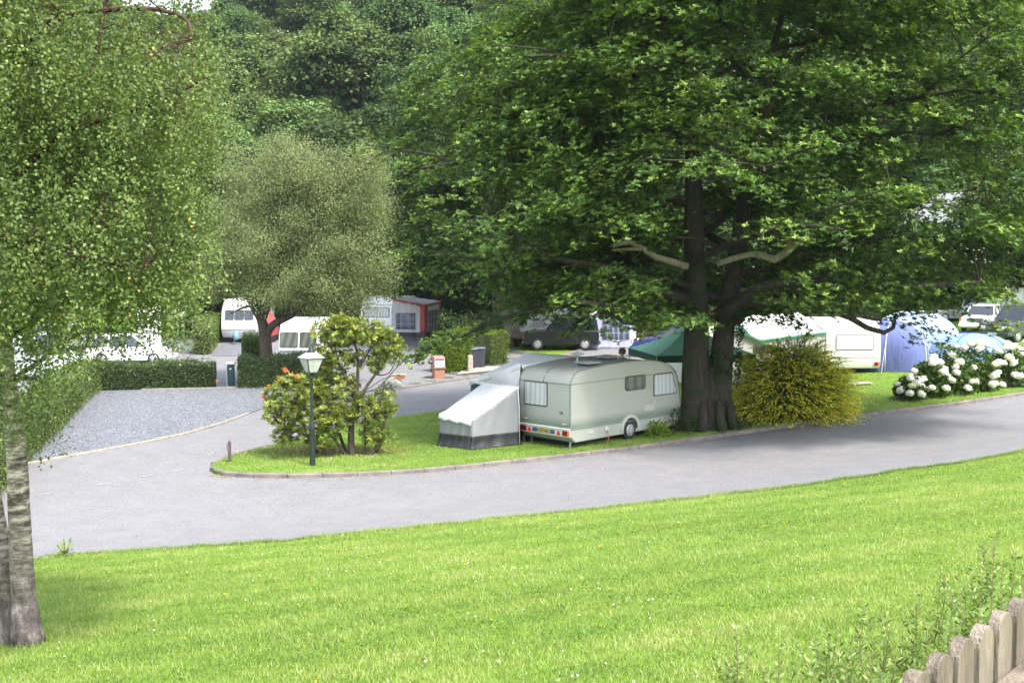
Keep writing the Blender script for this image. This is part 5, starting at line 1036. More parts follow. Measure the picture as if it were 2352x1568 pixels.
# left: caravan with canopy, cars half hidden by birch leaves
pl, pr = at(318, 832), at(372, 830)
caravan2('caravan', 'white caravan with a raised striped canopy left of the rail fence', pl, pr, 4.6, 2.75, WHITE, [(0, 1.8, 1.0, .55)], front=.15, lamps=False, winm=CURT, side=-1, sidewin=((1.5, 1.7, .8, .55), (3.2, 1.7, .8, .55)))
q = at(386, 822); CANO = M('canopy_stripe', (.55, .56, .50), .7, (.20, .28, .20), 14, stretch=(1, 4, 1))
T = thing('canopy', 'raised wind-out canopy with thin poles beside the left caravan', 'canopy', (q.x - .6, q.y + .3, H(q.x, q.y)), 0); MB().grid(lambda a, b: Vector((a * 1.1 - .1, b * 3, 2.72 - .5 * a - .05 * math.sin(math.pi * b))), 8, 8).build('cloth', CANO, T, smooth=True, solid=.01)
mb = MB(); mb.tube([(1.0, .02, 2.22), (1.25, -.2, 0)], .018, 6); mb.tube([(1.0, 2.98, 2.22), (1.2, 3.1, 0)], .018, 6); mb.build('poles', ALU, T)

def car(name, label, loc, rz, L, W, hh, paint, kind='suv', plate=None, rim=CHR, glass=GLASS, lift=0., cat='car'):
    T = thing(name, label, cat, loc, rz); W2 = W / 2; bz = .32 + lift
    if kind == 'suv': low = [(-L / 2, bz + .05), (-L / 2, bz + .70), (-L / 2 + .05, bz + .76), (L / 2 - 1.25, bz + .76), (L / 2 - .12, bz + .66), (L / 2, bz + .55), (L / 2, bz + .08), (L / 2 - .15, bz - .04), (-L / 2 + .15, bz - .04)]; gx = (-L / 2 + .04, L / 2 - 1.28, -L / 2 + .14, L / 2 - 1.85)
    elif kind == 'van': low = [(-L / 2, bz + .05), (-L / 2, bz + .9), (L / 2 - 1.0, bz + .9), (L / 2 - .1, bz + .55), (L / 2, bz + .4), (L / 2, bz), (L / 2 - .15, bz - .06), (-L / 2 + .1, bz - .06)]; gx = (-L / 2 + .02, L / 2 - 1.0, -L / 2 + .06, L / 2 - 1.75)
    else: low = [(-L / 2, bz + .1), (-L / 2 + .02, bz + .5), (-L / 2 + .1, bz + .62), (L / 2 - 1.1, bz + .62), (L / 2 - .25, bz + .45), (L / 2 - .02, bz + .3), (L / 2, bz + .05), (L / 2 - .1, bz - .08), (-L / 2 + .1, bz - .08)]; gx = (-L / 2 + .12, L / 2 - 1.15, -L / 2 + .55, L / 2 - 1.85)
    b_ = MB().prism(low, (0, W2, 0), X_, Z_, -Y_, W).build('body', paint, T, bevel=.05, smooth=True, seg=3)
    zb = low[2][1] - .02 if kind != 'van' else bz + .88; zt = hh; a_, c_, d_, e_ = gx; yi = W2 - .07; yt = W2 - .22
    vs = [(a_, -yi, zb), (c_, -yi, zb), (c_, yi, zb), (a_, yi, zb), (d_, -yt, zt), (e_, -yt, zt), (e_, yt, zt), (d_, yt, zt)]
    MB().add(vs, [(0, 1, 5, 4), (1, 2, 6, 5), (2, 3, 7, 6), (3, 0, 4, 7), (4, 5, 6, 7)]).build('windows', glass, T, bevel=.03)
    for sy in (-1, 1):
        for k in (0, .34, .66, 1): mb = MB(); p0 = Vector(vs[0 if sy < 0 else 3]).lerp(Vector(vs[1 if sy < 0 else 2]), k); p1 = Vector(vs[4 if sy < 0 else 7]).lerp(Vector(vs[5 if sy < 0 else 6]), k); mb.bar(p0, p1, .07, .05); mb.build('pillar', paint, T)
    if kind == 'van': 
        for sy in (-1, 1): MB().add([(a_ + .1, sy * (yi + .01), zb), (c_ - 1.3, sy * (yi + .01), zb), (c_ - 1.35, sy * (yt + .012), zt), (a_ + .1, sy * (yt + .012), zt)], [(0, 1, 2, 3)]).build('side_panel', paint, T, solid=.01)
    MB().box(((d_ + e_) / 2, 0, zt + .02), (e_ - d_ + .06, 2 * yt + .08, .07), taper=.94).build('roof', paint, T, bevel=.03, smooth=True)
    for x in (-L / 2 + .8, L / 2 - .8):
        for sy in (-1, 1): wheel(T, x, sy * (W2 - .09), .33 + lift * .3, .2, sy, rim); 
    g_ = panel('grille', TRIM, T, (L / 2 + .001, 0, bz + .40), Y_, Z_, W * .52, .20, .02, .02); mb = MB()
    for k in range(3): mb.box((L / 2 + .025, 0, bz + .34 + k * .06), (.012, W * .5, .015))
    mb.build('grille_bars', ALU, g_)
    for sy in (-1, 1): panel('headlight', CLEAR, T, (L / 2 + .001, sy * W * .345, bz + .40), Y_, Z_, W * .15, .19, .03, .03); panel('indicator', ORL, T, (L / 2 + .001, sy * W * .455, bz + .40), Y_, Z_, W * .06, .19, .02, .03); panel('tail_light', REDL, T, (-L / 2 - .001, sy * W * .44, bz + .42), -Y_, Z_, W * .08, .3, .02, .02); MB().box((e_ + .25, sy * (W2 + .08), zb + .06), (.1, .16, .13)).build('wing_mirror', TRIM, T, bevel=.02)
    MB().box((L / 2 + .03, 0, bz + .08), (.16, W + .02, .17)).build('bumper', TRIM if kind != 'hatch' else paint, T, bevel=.03); MB().box((-L / 2 - .03, 0, bz + .08), (.16, W + .02, .17)).build('bumper', TRIM if kind != 'hatch' else paint, T, bevel=.03)
    if plate: n_ = panel('number_plate', PLW, T, (L / 2 + .112, 0, bz + .09), Y_, Z_, .52, .115, .01, .006); text('lettering', plate, .10, INK, n_, (L / 2 + .118, 0, bz + .09), Y_, Z_)
    for sy in (-1, 1): mb = MB(); [mb.bar((x, sy * (W2 + .003), bz + .0), (x, sy * (W2 + .003), zb - .04), .012, .008) for x in (-.35, .65)]; mb.build('door_gap', INK, T)
    return T
GREYP = M('charcoal_paint', (.05, .053, .06), .25, coat=.6); SILV = M('silver_paint', (.42, .43, .45), .3, metal=.4, coat=.5); WHP = M('white_paint', (.78, .78, .78), .25, coat=.4); NAVYP = M('navy_paint', (.03, .035, .16), .25, coat=.5)
def gpt(u, v): q = at(u, v); return (q.x, q.y, q.z)
q = at(2258, 792); hd = math.radians(212); car('off_road_car', 'charcoal off-road car facing left beside the small blue tent', (q.x + 2.35 * .85 + .45, q.y + 2.35 * .53 - .1, q.z + .1), hd, 4.6, 1.85, 1.95, GREYP, 'suv', 'K21 WFT', lift=.1)
q = at(2262, 770); car('parked_car', 'white car half hidden behind the charcoal off-road car', (q.x + .5, q.y + 1.5, H(q.x + .5, q.y + 1.5) + .1), math.radians(235), 4.1, 1.7, 1.45, WHP, 'hatch')
q = at(2215, 745); car('parked_car', 'silver car seen between oak leaves above the blue tents', (q.x, q.y + 2, H(q.x, q.y + 2)), math.radians(200), 4.1, 1.7, 1.5, SILV, 'hatch')
q = at(2325, 742); car('parked_van', 'white van with curved roof at the right edge behind the off-road car', (q.x, q.y + 2, H(q.x, q.y + 2)), math.radians(200), 4.5, 1.8, 2.0, WHP, 'van', cat='van')
q = at(1290, 806); car('pickup_car', 'black pickup with tinted windows in front of the folding camper', (q.x, q.y + .9, H(q.x, q.y + .9)), math.radians(178), 4.3, 1.75, 1.75, BLACK, 'suv', lift=.05)
q = at(1556, 836); car('parked_car', 'dark blue car standing behind the green gazebo', (q.x + .2, q.y + 3.4, H(q.x, q.y + 3.4) + .1), math.radians(160), 4.1, 1.7, 1.5, NAVYP, 'hatch')
q = at(88, 880); car('parked_van', 'white van half hidden by birch leaves behind the left hedge', (q.x - .6, q.y + 1.6, q.z), math.radians(-30), 4.6, 1.85, 2.15, WHP, 'van', cat='van')
q = at(285, 842); car('parked_car', 'white car seen over the dark hedge below the birch leaves', (q.x, q.y + 1.2, H(q.x, q.y + 1.2)), math.radians(5), 4.2, 1.75, 1.5, WHP, 'hatch')
q = at(160, 850); car('parked_car', 'silver car parked beside the orange-leaved shrub at far left', (q.x - 3.5, q.y + 9, H(q.x, q.y + 9)), math.radians(60), 4.2, 1.75, 1.5, SILV, 'hatch')

# folding camper and lilac awning behind the black pickup
q0 = at(1215, 800); LILAC = cloth('lilac_cloth', (.45, .46, .58)); WCL = cloth('white_canvas', (.72, .72, .74))
T = thing('folding_camper', 'white folding camper with sloping end window behind the black pickup', 'camper', (q0.x - .45, q0.y + 2.6, H(q0.x, q0.y + 2.6)), 0)
MB().prism([(0, .35), (-.15, .95), (.15, .95), (.9, 2.35), (4.2, 2.5), (4.4, 1.0), (4.4, .35)], (0, 0, 0), X_, Z_, Y_, 2.2).build('body', WHITE, T, bevel=.04)
sl_ = Vector((.75, 0, 1.4)).normalized(); MB().add([(.26, .3, 1.08), (.26, 1.9, 1.08), (.72, 1.9, 1.98), (.72, .3, 1.98)], [(0, 1, 2, 3)]).build('end_window', GLASS, T, solid=.03)
MB().add([(.55, -.012, 1.0), (1.5, -.012, 1.0), (1.5, -.012, 1.9), (1.0, -.012, 1.9)], [(0, 1, 2, 3)]).build('side_window', CURT, T, solid=.02)
MB().grid(lambda a, b: Vector((.85 + 3.6 * a, -.2 + 2.6 * b, 2.42 + .62 * (1 - abs(2 * b - 1)) * min(1, .35 + a * 2.2) - .08 * math.sin(math.pi * a))), 16, 12).build('canvas_roof', WCL, T, smooth=True, solid=.01)
wheel(T, 2.4, .1, .28, .16, -1); wheel(T, 2.4, 2.1, .28, .16, 1)
q0 = at(1352, 802); awning('caravan_awning', 'lilac-white awning with a dark mesh window left of the oak', 'awning', (q0.x, q0.y, q0.z), math.radians(4), [(0, 0, 2.1), (2.75, 0, 2.0), (2.9, 2.6, 2.3), (0, 2.6, 2.6)], WCL, LILAC, None, wins=((0, .28, .86, .55, 1.75),), winm=GWIN)
# utility trailer left of pickup
q0 = at(1208, 797); T = thing('trailer', 'small flat brown trailer with jockey wheel beside the second oak', 'trailer', (q0.x - .6, q0.y, q0.z), 0); BRW = M('trailer_wood', (.10, .08, .06), .8, (.2, .17, .13), 5)
MB().box((.7, .5, .55), (1.7, 1.1, .08)).build('deck', BRW, T); MB().box((.7, -.06, .75), (1.7, .04, .3)).build('side_board', BRW, T); mb = MB(); mb.bar((1.5, .5, .5), (2.5, .3, .45), .06); mb.tube([(2.35, .3, .5), (2.35, .3, .1)], .03, 6); mb.build('draw_bar', TRIM, T); wheel(T, .7, -.08, .26, .14, -1); wheel(T, .7, 1.08, .26, .14, 1)

# ---- tents and shelters right of the oak
GRN = cloth('green_cloth', (.24, .50, .36)); PGRN = cloth('pale_green_cloth', (.30, .50, .40)); WAW = cloth('white_awning_cloth', (.74, .74, .73)); WWL = cloth('cream_wall_cloth', (.55, .54, .52)); GRT = M('green_trim', (.04, .20, .11), .6)
q0 = at(1600, 858); 
def gazebo():
    T = thing('gazebo', 'green pyramid-roofed gazebo standing behind the oak trunk', 'gazebo', (6.85, 44.3, H(6.85, 44.3) + .105), math.radians(10)); r = 1.9; hz = 2.02
    def rf(a, b):
        x, y = (2 * a - 1) * r, (2 * b - 1) * r; m = max(abs(x), abs(y)) / r; return Vector((x, y, hz + 1.05 * (1 - m) + .0 - .10 * math.sin(math.pi * m)))
    MB().grid(rf, 20, 20).build('canopy', GRN, T, solid=.008); mb = MB()
    for k in range(4):
        c, s = math.cos(k * math.pi / 2), math.sin(k * math.pi / 2); mb.grid(lambda a, b: Vector((c * (2 * a - 1) * r + s * (r + .01), s * (2 * a - 1) * r - c * (r + .01), hz - b * .26)), 12, 1)
    mb.build('valance', cloth('dark_green_cloth', (.03, .08, .06)), T, solid=.006)
    for sx in (-1, 1):
        for sy in (-1, 1): mb = MB(); mb.tube([(sx * (r - .03), sy * (r - .03), 0), (sx * (r - .03), sy * (r - .03), hz)], .022, 8); mb.build('pole', M('pole_white', (.6, .6, .6), .4), T)
    MB().grid(lambda a, b: Vector((r + .04 + .05 * math.sin(a * 7), -r + 1.9 * a, hz - .02 - .85 * b * (1 - .35 * a))), 12, 8).build('side_panel', PGRN, T, smooth=True, solid=.008)
gazebo()
q0 = at(1545, 868); T = thing('camp_table', 'small folding table with white and blue packages under the gazebo', 'table', (q0.x + .2, q0.y + .6, q0.z + .105), .2); MB().box((0, 0, .78), (1.2, .6, .03)).build('table_top', CREAM, T, bevel=.01)
for sx in (-1, 1):
    for sy in (-1, 1): mb = MB(); mb.bar((sx * .5, sy * .25, .77), (sx * .55, sy * .27, 0), .025); mb.build('leg', ALU, T)
for k, (x, c_, s) in enumerate(((-.38, (.7, .7, .72), (.3, .3, .26)), (-.02, (.12, .14, .5), (.26, .3, .34)), (.34, (.75, .5, .4), (.28, .26, .22)))):
    o = MB().box((0, 0, s[2] / 2), s, taper=.9).build('food_box', M('box_%d' % k, c_, .5, tuple(v * .6 for v in c_), 9), None, bevel=.02); o.location = (q0.x + .2 + x, q0.y + .6 + x * .2, q0.z + .105 + .80); tag(o, ['white box at the left end of the camp table', 'dark blue box in the middle of the camp table', 'peach coloured box at the right end of the camp table'][k], 'box')
# white frame awning and cream caravan
pl, pr = at(1896, 868), at(2022, 861)
def rearcar():
    caravan2('caravan', 'cream caravan with orange tail lights behind the golden shrub', pl, pr, 5.2, 2.45, CREAM, [(-.05, 1.55, 1.75, .72)], front=0.0, winm=M('white_blind', (.55, .55, .56), .3, (.62, .62, .63), 3))
rearcar()
d_ = (Vector(pr[:2]) - Vector(pl[:2])).normalized(); q1 = at(1742, 872); q1 = Vector((q1.x, q1.y + 2.0, H(q1.x, q1.y + 2)))
awning('frame_awning', 'long white frame awning with green trimmed edges beside the cream caravan', 'awning', (pl.x, pl.y, pl.z), math.atan2(d_.y, d_.x), [(-3.15, .2, 1.72), (-.03, .1, 2.10), (-.02, 4.3, 2.75), (-3.1, 4.3, 2.55)], WAW, WWL, NAVYC, wins=((0, .15, .45, .8, 1.4), (0, .55, .9, .8, 1.5)), valm=GRT, trimm=GRT, sag=.05, winm=GWIN)
def gable():
    q2 = at(1690, 893); T = thing('ridge_tent', 'white gabled tent with green edging between the oak and the golden shrub', 'tent', (q2.x, q2.y, q2.z + .1), math.radians(8)); w_ = 1.9; he, hr = 1.55, 2.42
    for sy in (-1, 1):
        MB().grid(lambda a, b: Vector((sy * w_ * a * 1.03, -.1 + 4 * b, hr - (hr - he) * a - .05 * math.sin(math.pi * a))), 8, 8).build('roof_slope', WAW, T, smooth=True, solid=.01)
        MB().grid(lambda a, b: Vector((sy * w_, 4 * a, he * b)), 6, 6).build('side_wall', WWL, T, solid=.008)
        mb = MB(); mb.bar((0, -.12, hr), (sy * w_ * 1.03, -.12, he), .06, .09); mb.build('edge_piping', GRT, T)
    MB().add([(-w_, 0, 0), (w_, 0, 0), (w_, 0, he), (0, 0, hr - .02), (-w_, 0, he)], [(0, 1, 2, 3, 4)]).build('end_wall', WWL, T, solid=.008); MB().add([(.75, -.02, 1.45), (1.25, -.02, 1.40), (1.25, -.02, 1.68), (.75, -.02, 1.74)], [(0, 1, 2, 3)]).build('end_window', GLASS, T, solid=.01)
gable()
def windbreak():
    q2 = at(1683, 880); T = thing('windbreak', 'brown patterned windbreak beside the right foot of the gazebo', 'windbreak', (q2.x - .35, q2.y + .9, q2.z + .1), math.radians(6)); m_ = M('windbreak_cloth', (.35, .22, .18), .8, (.5, .40, .36), 6)
    MB().grid(lambda a, b: Vector((a * 2.2, .05 * math.sin(a * 9), .1 + 1.35 * b)), 20, 6).build('cloth', m_, T, smooth=True, solid=.006)
    for x in (0, 1.1, 2.2): mb = MB(); mb.tube([(x, 0, 0), (x, 0, 1.55)], .018, 6); mb.build('pole', EDGE, T)
windbreak()
def chair(lab, u, v, col, rz):
    q2 = at(u, v); T = thing('camp_chair', lab, 'chair', (q2.x, q2.y, q2.z + .105), rz); m_ = M('chair_cloth', col, .7); MB().grid(lambda a, b: Vector((a * .5 - .25, b * .48 - .24, .44 - .04 * math.sin(math.pi * a))), 6, 6).build('seat', m_, T, solid=.015); MB().grid(lambda a, b: Vector((a * .5 - .25, .24 + .14 * b, .46 + .5 * b)), 6, 6).build('backrest', m_, T, solid=.015)
    for sx in (-1, 1):
        mb = MB(); mb.tube([(sx * .27, -.25, 0), (sx * .27, .25, .45), (sx * .27, .40, 1.0)], .012, 6); mb.build('leg', ALU, T); mb = MB(); mb.tube([(sx * .27, .25, 0), (sx * .27, -.25, .62), (sx * .27, .3, .64)], .012, 6); mb.build('leg', ALU, T)
chair('blue folding camp chair right of the oak trunk', 1682, 935, (.03, .18, .42), 2.2); chair('teal folding camp chair behind the blue camp chair', 1672, 905, (.02, .22, .25), 2.6)
def dome(name, label, loc, rz, a, b, h, mat, polem, n=28, ridge=((1, 1), (1, -1)), door=None, pw=.62):
    T = thing(name, label, 'tent', loc, rz)
    def f(s, t): th = s * 2 * math.pi; r = math.sin(t * math.pi / 2); z = max(math.cos(t * math.pi / 2), 0) ** pw; k = 1 + .07 * math.cos(4 * th) * r - .0; k *= (1 - .05 * abs(math.sin(2 * th)) * r); return Vector((a * r * k * math.cos(th), b * r * k * math.sin(th), h * z + .004 * math.sin(th * 19)))
    MB().grid(f, 56, 16).build('flysheet', mat, T, smooth=True)
    for k, th0 in enumerate((math.pi / 4, 3 * math.pi / 4)):
        pts = [f((th0 / (2 * math.pi)) % 1, t) * 1.008 for t in np.linspace(1, 0, 14)] + [f(((th0 + math.pi) / (2 * math.pi)) % 1, t) * 1.008 for t in np.linspace(.05, 1, 14)]; mb = MB(); mb.tube([Vector((p.x, p.y, max(p.z, .01))) for p in pts], .02, 5); mb.build('pole_sleeve', polem, T, smooth=True)
    for k in range(4): th = math.pi / 4 + k * math.pi / 2; mb = MB(); p = f(th / (2 * math.pi), .55); mb.tube([p, (p.x * 1.9, p.y * 1.9, .02)], .008, 4); mb.build('guy_line', M('guy', (.6, .6, .62), .6), T)
    return T
BLU = cloth('dusk_blue_nylon', (.13, .16, .36), .9); LBL = cloth('light_blue_nylon', (.30, .37, .58), .9); SKB = cloth('sky_blue_nylon', (.20, .31, .60), .7); PSL = M('pole_sleeve_pale', (.62, .66, .72), .5); NSL = M('pole_sleeve_navy', (.03, .04, .2), .5)
q0 = at(2078, 860); dome('dome_tent', 'lavender-blue dome tent standing right beside the cream caravan', (q0.x - .05, q0.y + 1.7, q0.z + .1), .3, 1.75, 1.7, 2.25, BLU, PSL)
q0 = at(2168, 842); dome('dome_tent', 'large pale blue tent between the lavender tent and the low blue tent', (q0.x - .3, q0.y + 3.2, q0.z + .1), .7, 2.3, 2.3, 2.35, LBL, PSL)
q0 = at(2255, 838); dome('dome_tent', 'low bright blue dome tent behind the hydrangea flowers', (q0.x + .05, q0.y + 1.4, q0.z + .1), .1, 2.0, 1.3, 1.30, SKB, NSL)
q0 = at(1975, 890); T = thing('wooden_pallet', 'flat grey wooden slatted step lying on grass by the golden shrub', 'pallet', (q0.x, q0.y, q0.z + .105), .3); mb = MB(); [mb.box((0, -.2 + k * .13, .09), (.95, .09, .02)) for k in range(4)]; mb.box((-.4, 0, .04), (.06, .5, .08)); mb.box((.4, 0, .04), (.06, .5, .08)); mb.build('slats', M('weathered_wood', (.45, .42, .38), .8, (.3, .28, .25), 10), T)

# ---- street furniture
IRON = M('black_iron', (.012, .022, .018), .35, (.02, .03, .025), 8)
lp = at(718, 1077); lp.z += .1
def lamp():
    T = thing('lamp_post', 'black Victorian style lamp post with four-sided lantern on the grass island', 'lamp', lp, math.radians(38)); z = lambda v: atY(718, v, lp.y).z - lp.z
    s = F / 1 / lp.y; r = lambda px: px / s / 2
    MB().lathe([(r(15), -.05), (r(14.5), .05), (r(13.5), .1), (r(13), z(990)), (r(15), z(986)), (r(15), z(980)), (r(9), z(968)), (r(8), z(960)), (r(7), z(900)), (r(6.5), z(872)), (r(9), z(870)), (r(9), z(867)), (r(6), z(864)), (r(6), z(856))], n=14).build('post', IRON, T, smooth=True)
    mb = MB(); mb.tube([(-.26, -.20, z(866) + .02), (0, 0, z(864)), (.26, .20, z(862) + .02)], .012, 6); mb.lathe([(.001, -.02), (.02, 0), (.001, .02)], (-.26, -.2, z(866) + .02), 8); mb.lathe([(.001, -.02), (.02, 0), (.001, .02)], (.26, .2, z(866) + .02), 8); mb.build('ladder_bar', IRON, T)
    w0, w1 = .125, .245; za, zb = z(854), z(822)
    L = thing('lantern', None, None, (0, 0, 0)); L.parent = T
    MB().box((0, 0, za - .01), (2 * w0 + .05, 2 * w0 + .05, .03)).build('lantern_base', IRON, L); mb = MB()
    for a, b in ((-1, -1), (1, -1), (1, 1), (-1, 1)): mb.bar((a * w0, b * w0, za), (a * w1, b * w1, zb), .028)
    for k in range(4):
        c = [(-1, -1), (1, -1), (1, 1), (-1, 1)]; p, q = c[k], c[(k + 1) % 4]; mb.bar((p[0] * w1, p[1] * w1, zb), (q[0] * w1, q[1] * w1, zb), .03)
    mb.build('lantern_frame', IRON, L)
    PANE = M('frosted_pane', (.62, .66, .60), .35, (.50, .55, .50), 4, trans=.35)
    for k in range(4):
        c = [(-1, -1), (1, -1), (1, 1), (-1, 1)]; p, q = c[k], c[(k + 1) % 4]; MB().add([(p[0] * w0, p[1] * w0, za), (q[0] * w0, q[1] * w0, za), (q[0] * w1, q[1] * w1, zb), (p[0] * w1, p[1] * w1, zb)], [(0, 1, 2, 3)]).build('pane', PANE, L, solid=.006)
    zc = z(809); MB().add([(-w1 - .03, -w1 - .03, zb + .01), (w1 + .03, -w1 - .03, zb + .01), (w1 + .03, w1 + .03, zb + .01), (-w1 - .03, w1 + .03, zb + .01), (-.1, -.1, zc), (.1, -.1, zc), (.1, .1, zc), (-.1, .1, zc)], [(0, 1, 5, 4), (1, 2, 6, 5), (2, 3, 7, 6), (3, 0, 4, 7), (4, 5, 6, 7), (3, 2, 1, 0)]).build('roof', M('lamp_roof', (.30, .31, .34), .45, (.4, .4, .42), 5), L)
    MB().lathe([(.11, zc - .01), (.12, zc + .02), (.09, zc + .04), (.10, zc + .07), (.06, zc + .10), (.065, zc + .13), (.02, zc + .17), (.028, zc + .20), (.005, zc + .27)], n=14).build('finial', IRON, L, smooth=True)
lamp()
mp = at(528, 1068); mp.z += .1; T = thing('marker_post', 'short brown marker post with a side plate at the tip of the grass island', 'post', mp, math.radians(20)); PW_ = M('purple_brown_wood', (.055, .042, .052), .8, (.09, .07, .075), 14)
hz = atY(528, 1012, mp.y).z - mp.z; MB().box((0, 0, hz / 2 - .03), (.085, .085, hz)).build('post', PW_, T, bevel=.006); MB().box((0, 0, hz - .01), (.085, .085, .05), taper=.3).build('post_top', PW_, T); panel('number_board', BRW, T, (-.045, 0, hz - .17), -Y_, Z_, .15, .19, .005, .03)
sp_ = at(531, 886); T = thing('service_post', 'dark green electric service post with white cap at the end of the low hedge', 'post', sp_, .1); MB().box((0, 0, .48), (.30, .26, .96)).build('cabinet', M('cabinet_green', (.012, .05, .055), .45), T, bevel=.02); MB().box((0, 0, 1.03), (.40, .36, .11)).build('cap', CREAM, T, bevel=.02); panel('label_plate', CREAM, T, (0, -.132, .78), X_, Z_, .08, .06, .005, .004)
mb = MB(); mb.tube([(-.17, -.05, .9), (-.19, -.06, .5), (-.16, -.1, .05), (-.1, -.3, .02)], .012, 6); mb.build('cable', CREAM, T)
bs = at(1007, 868); T = thing('notice_pedestal', 'brown plinth carrying a notice box with red and blue posters by the hedge', 'sign', bs, math.radians(20)); BRK = M('brown_plinth', (.36, .17, .11), .8, (.28, .14, .1), 20)
MB().box((0, 0, .24), (.50, .46, .50)).build('plinth', BRK, T, bevel=.01); MB().box((0, 0, .50), (.60, .56, .07)).build('plinth_cap', BRK, T, bevel=.01)
MB().add([(-.26, -.22, .535), (.26, -.22, .535), (.26, .22, .535), (-.26, .22, .535), (-.26, -.19, 1.0), (.26, -.19, 1.0), (.26, .2, 1.06), (-.26, .2, 1.06)], [(3, 2, 1, 0), (4, 5, 6, 7), (0, 1, 5, 4), (1, 2, 6, 5), (2, 3, 7, 6), (3, 0, 4, 7)]).build('notice_box', M('box_brown', (.32, .16, .14), .6), T, bevel=.008)
ps = panel('poster', M('poster_white', (.8, .8, .8), .4), T, (0, -.212, .76), X_, Vector((0, .03, .46)), .46, .42, .005, .006); panel('red_heading', M('poster_red', (.75, .06, .10), .4), ps, (0, -.206, .90), X_, Vector((0, .03, .46)), .44, .10, .004, .010); panel('blue_picture', M('poster_blue', (.10, .30, .75), .4, (.5, .65, .85), 9), ps, (0, -.218, .67), X_, Vector((0, .03, .46)), .42, .20, .004, .010)
bo = at(908, 893); bo.z += .05; r_ = np.random.default_rng(2)
bm = bmesh.new(); bmesh.ops.create_icosphere(bm, subdivisions=3, radius=1)
for v in bm.verts: k = 1 + .12 * math.sin(v.co.x * 4 + v.co.z * 3) + .08 * math.sin(v.co.y * 7 + 1); v.co = Vector((v.co.x * .42 * k, v.co.y * .3 * k, max(v.co.z, -.5) * .30 * k + .14))
me = bpy.data.meshes.new('boulder'); bm.to_mesh(me); bm.free(); [setattr(p, 'use_smooth', True) for p in me.polygons]; o = link('boulder', me, None, M('granite', (.42, .40, .38), .9, (.2, .19, .15), 5, 1, 25)); o.location = bo; tag(o, 'grey granite boulder beside the small wooden office sign', 'boulder')
os_ = at(919, 894); T = thing('office_sign', 'small wooden OFFICE sign with a double arrow on a thin post', 'sign', os_, .05); zt = atY(919, 858, os_.y).z - os_.z; WOOD = M('sign_wood', (.55, .26, .12), .7, (.45, .2, .1), 10)
MB().box((.02, .03, zt / 2), (.05, .05, zt)).build('post', EDGE, T); b_ = MB().box((0, 0, zt - .14), (.48, .04, .19)).build('board', WOOD, T, bevel=.005); MB().box((0, -.002, zt - .035), (.50, .07, .03)).build('board_cap', M('pale_edge', (.72, .62, .35), .7), T)
text('lettering', 'OFFICE', .105, INK, b_, (0, -.021, zt - .115), X_, Z_); mb = MB(); mb.box((0, -.023, zt - .19), (.28, .004, .014)); mb.add([(-.13, -.023, zt - .215), (-.13, -.023, zt - .165), (-.18, -.023, zt - .19)], [(0, 1, 2)]); mb.add([(.13, -.023, zt - .215), (.13, -.023, zt - .165), (.18, -.023, zt - .19)], [(2, 1, 0)]); mb.build('double_arrow', INK, b_, solid=.003)
t2 = at(497, 890); T = thing('pitch_marker', 'tiny wooden pitch marker on a stake at the right end of the low hedge', 'sign', t2, 0); MB().box((0, 0, .16), (.03, .03, .34)).build('stake', EDGE, T); MB().box((0, -.02, .31), (.18, .02, .12)).build('board', WOOD, T)
# bins
def bin_(lab, u, v, rz):
    q2 = at(u, v); T = thing('wheelie_bin', lab, 'bin', (q2.x, q2.y + .3, q2.z), rz); m_ = M('bin_grey', (.05, .055, .07), .5); MB().add([(-.22, -.25, .08), (.22, -.25, .08), (.22, .25, .08), (-.22, .25, .08), (-.28, -.32, .98), (.28, -.32, .98), (.28, .34, .98), (-.28, .34, .98)], [(3, 2, 1, 0), (4, 5, 6, 7), (0, 1, 5, 4), (1, 2, 6, 5), (2, 3, 7, 6), (3, 0, 4, 7)]).build('body', m_, T, bevel=.02); MB().box((0, 0, 1.02), (.62, .72, .06), taper=.85).build('lid', M('bin_lid', (.09, .10, .12), .45), T, bevel=.02); wheel(T, -.2, .28, .1, .05, 1); wheel(T, .2, .28, .1, .05, 1)
bin_('left grey wheelie bin standing between the clipped hedges', 1082, 848, .1); bin_('right grey wheelie bin standing between the clipped hedges', 1101, 846, -.05)
sb = at(1080, 855); T = thing('stone_post', 'short upright granite gatepost in front of the wheelie bins', 'post', sb, .2); MB().box((0, 0, .42), (.26, .22, .86), taper=.9).build('stone', M('post_granite', (.30, .26, .22), .9, (.42, .38, .3), 6, .8, 30), T, bevel=.03)
FENCE = M('rail_wood', (.22, .19, .15), .85, (.34, .30, .24), 8, .5, 30)
def railfence(label, uv, hgt=1.25):
    pts = [at(*p) for p in uv]; T = thing('rail_fence', label, 'fence', pts[0]); b0 = pts[0]
    for p in pts: MB().box((p.x - b0.x, p.y - b0.y, p.z - b0.z + hgt / 2 - .05), (.12, .12, hgt + .1)).build('post', FENCE, T, bevel=.01)
    for a_, b_ in zip(pts, pts[1:]):
        for k in (.45, .95): mb = MB(); mb.bar(a_ - b0 + Z_ * hgt * k, b_ - b0 + Z_ * hgt * k, .10, .045); mb.build('rail', FENCE, T)
railfence('wooden post and rail fence at the back of the left gravel pitch', [(385, 783), (422, 782), (460, 781)]); railfence('shaded post and rail fence right of the red and grey awning', [(985, 772), (1010, 771), (1040, 770)])

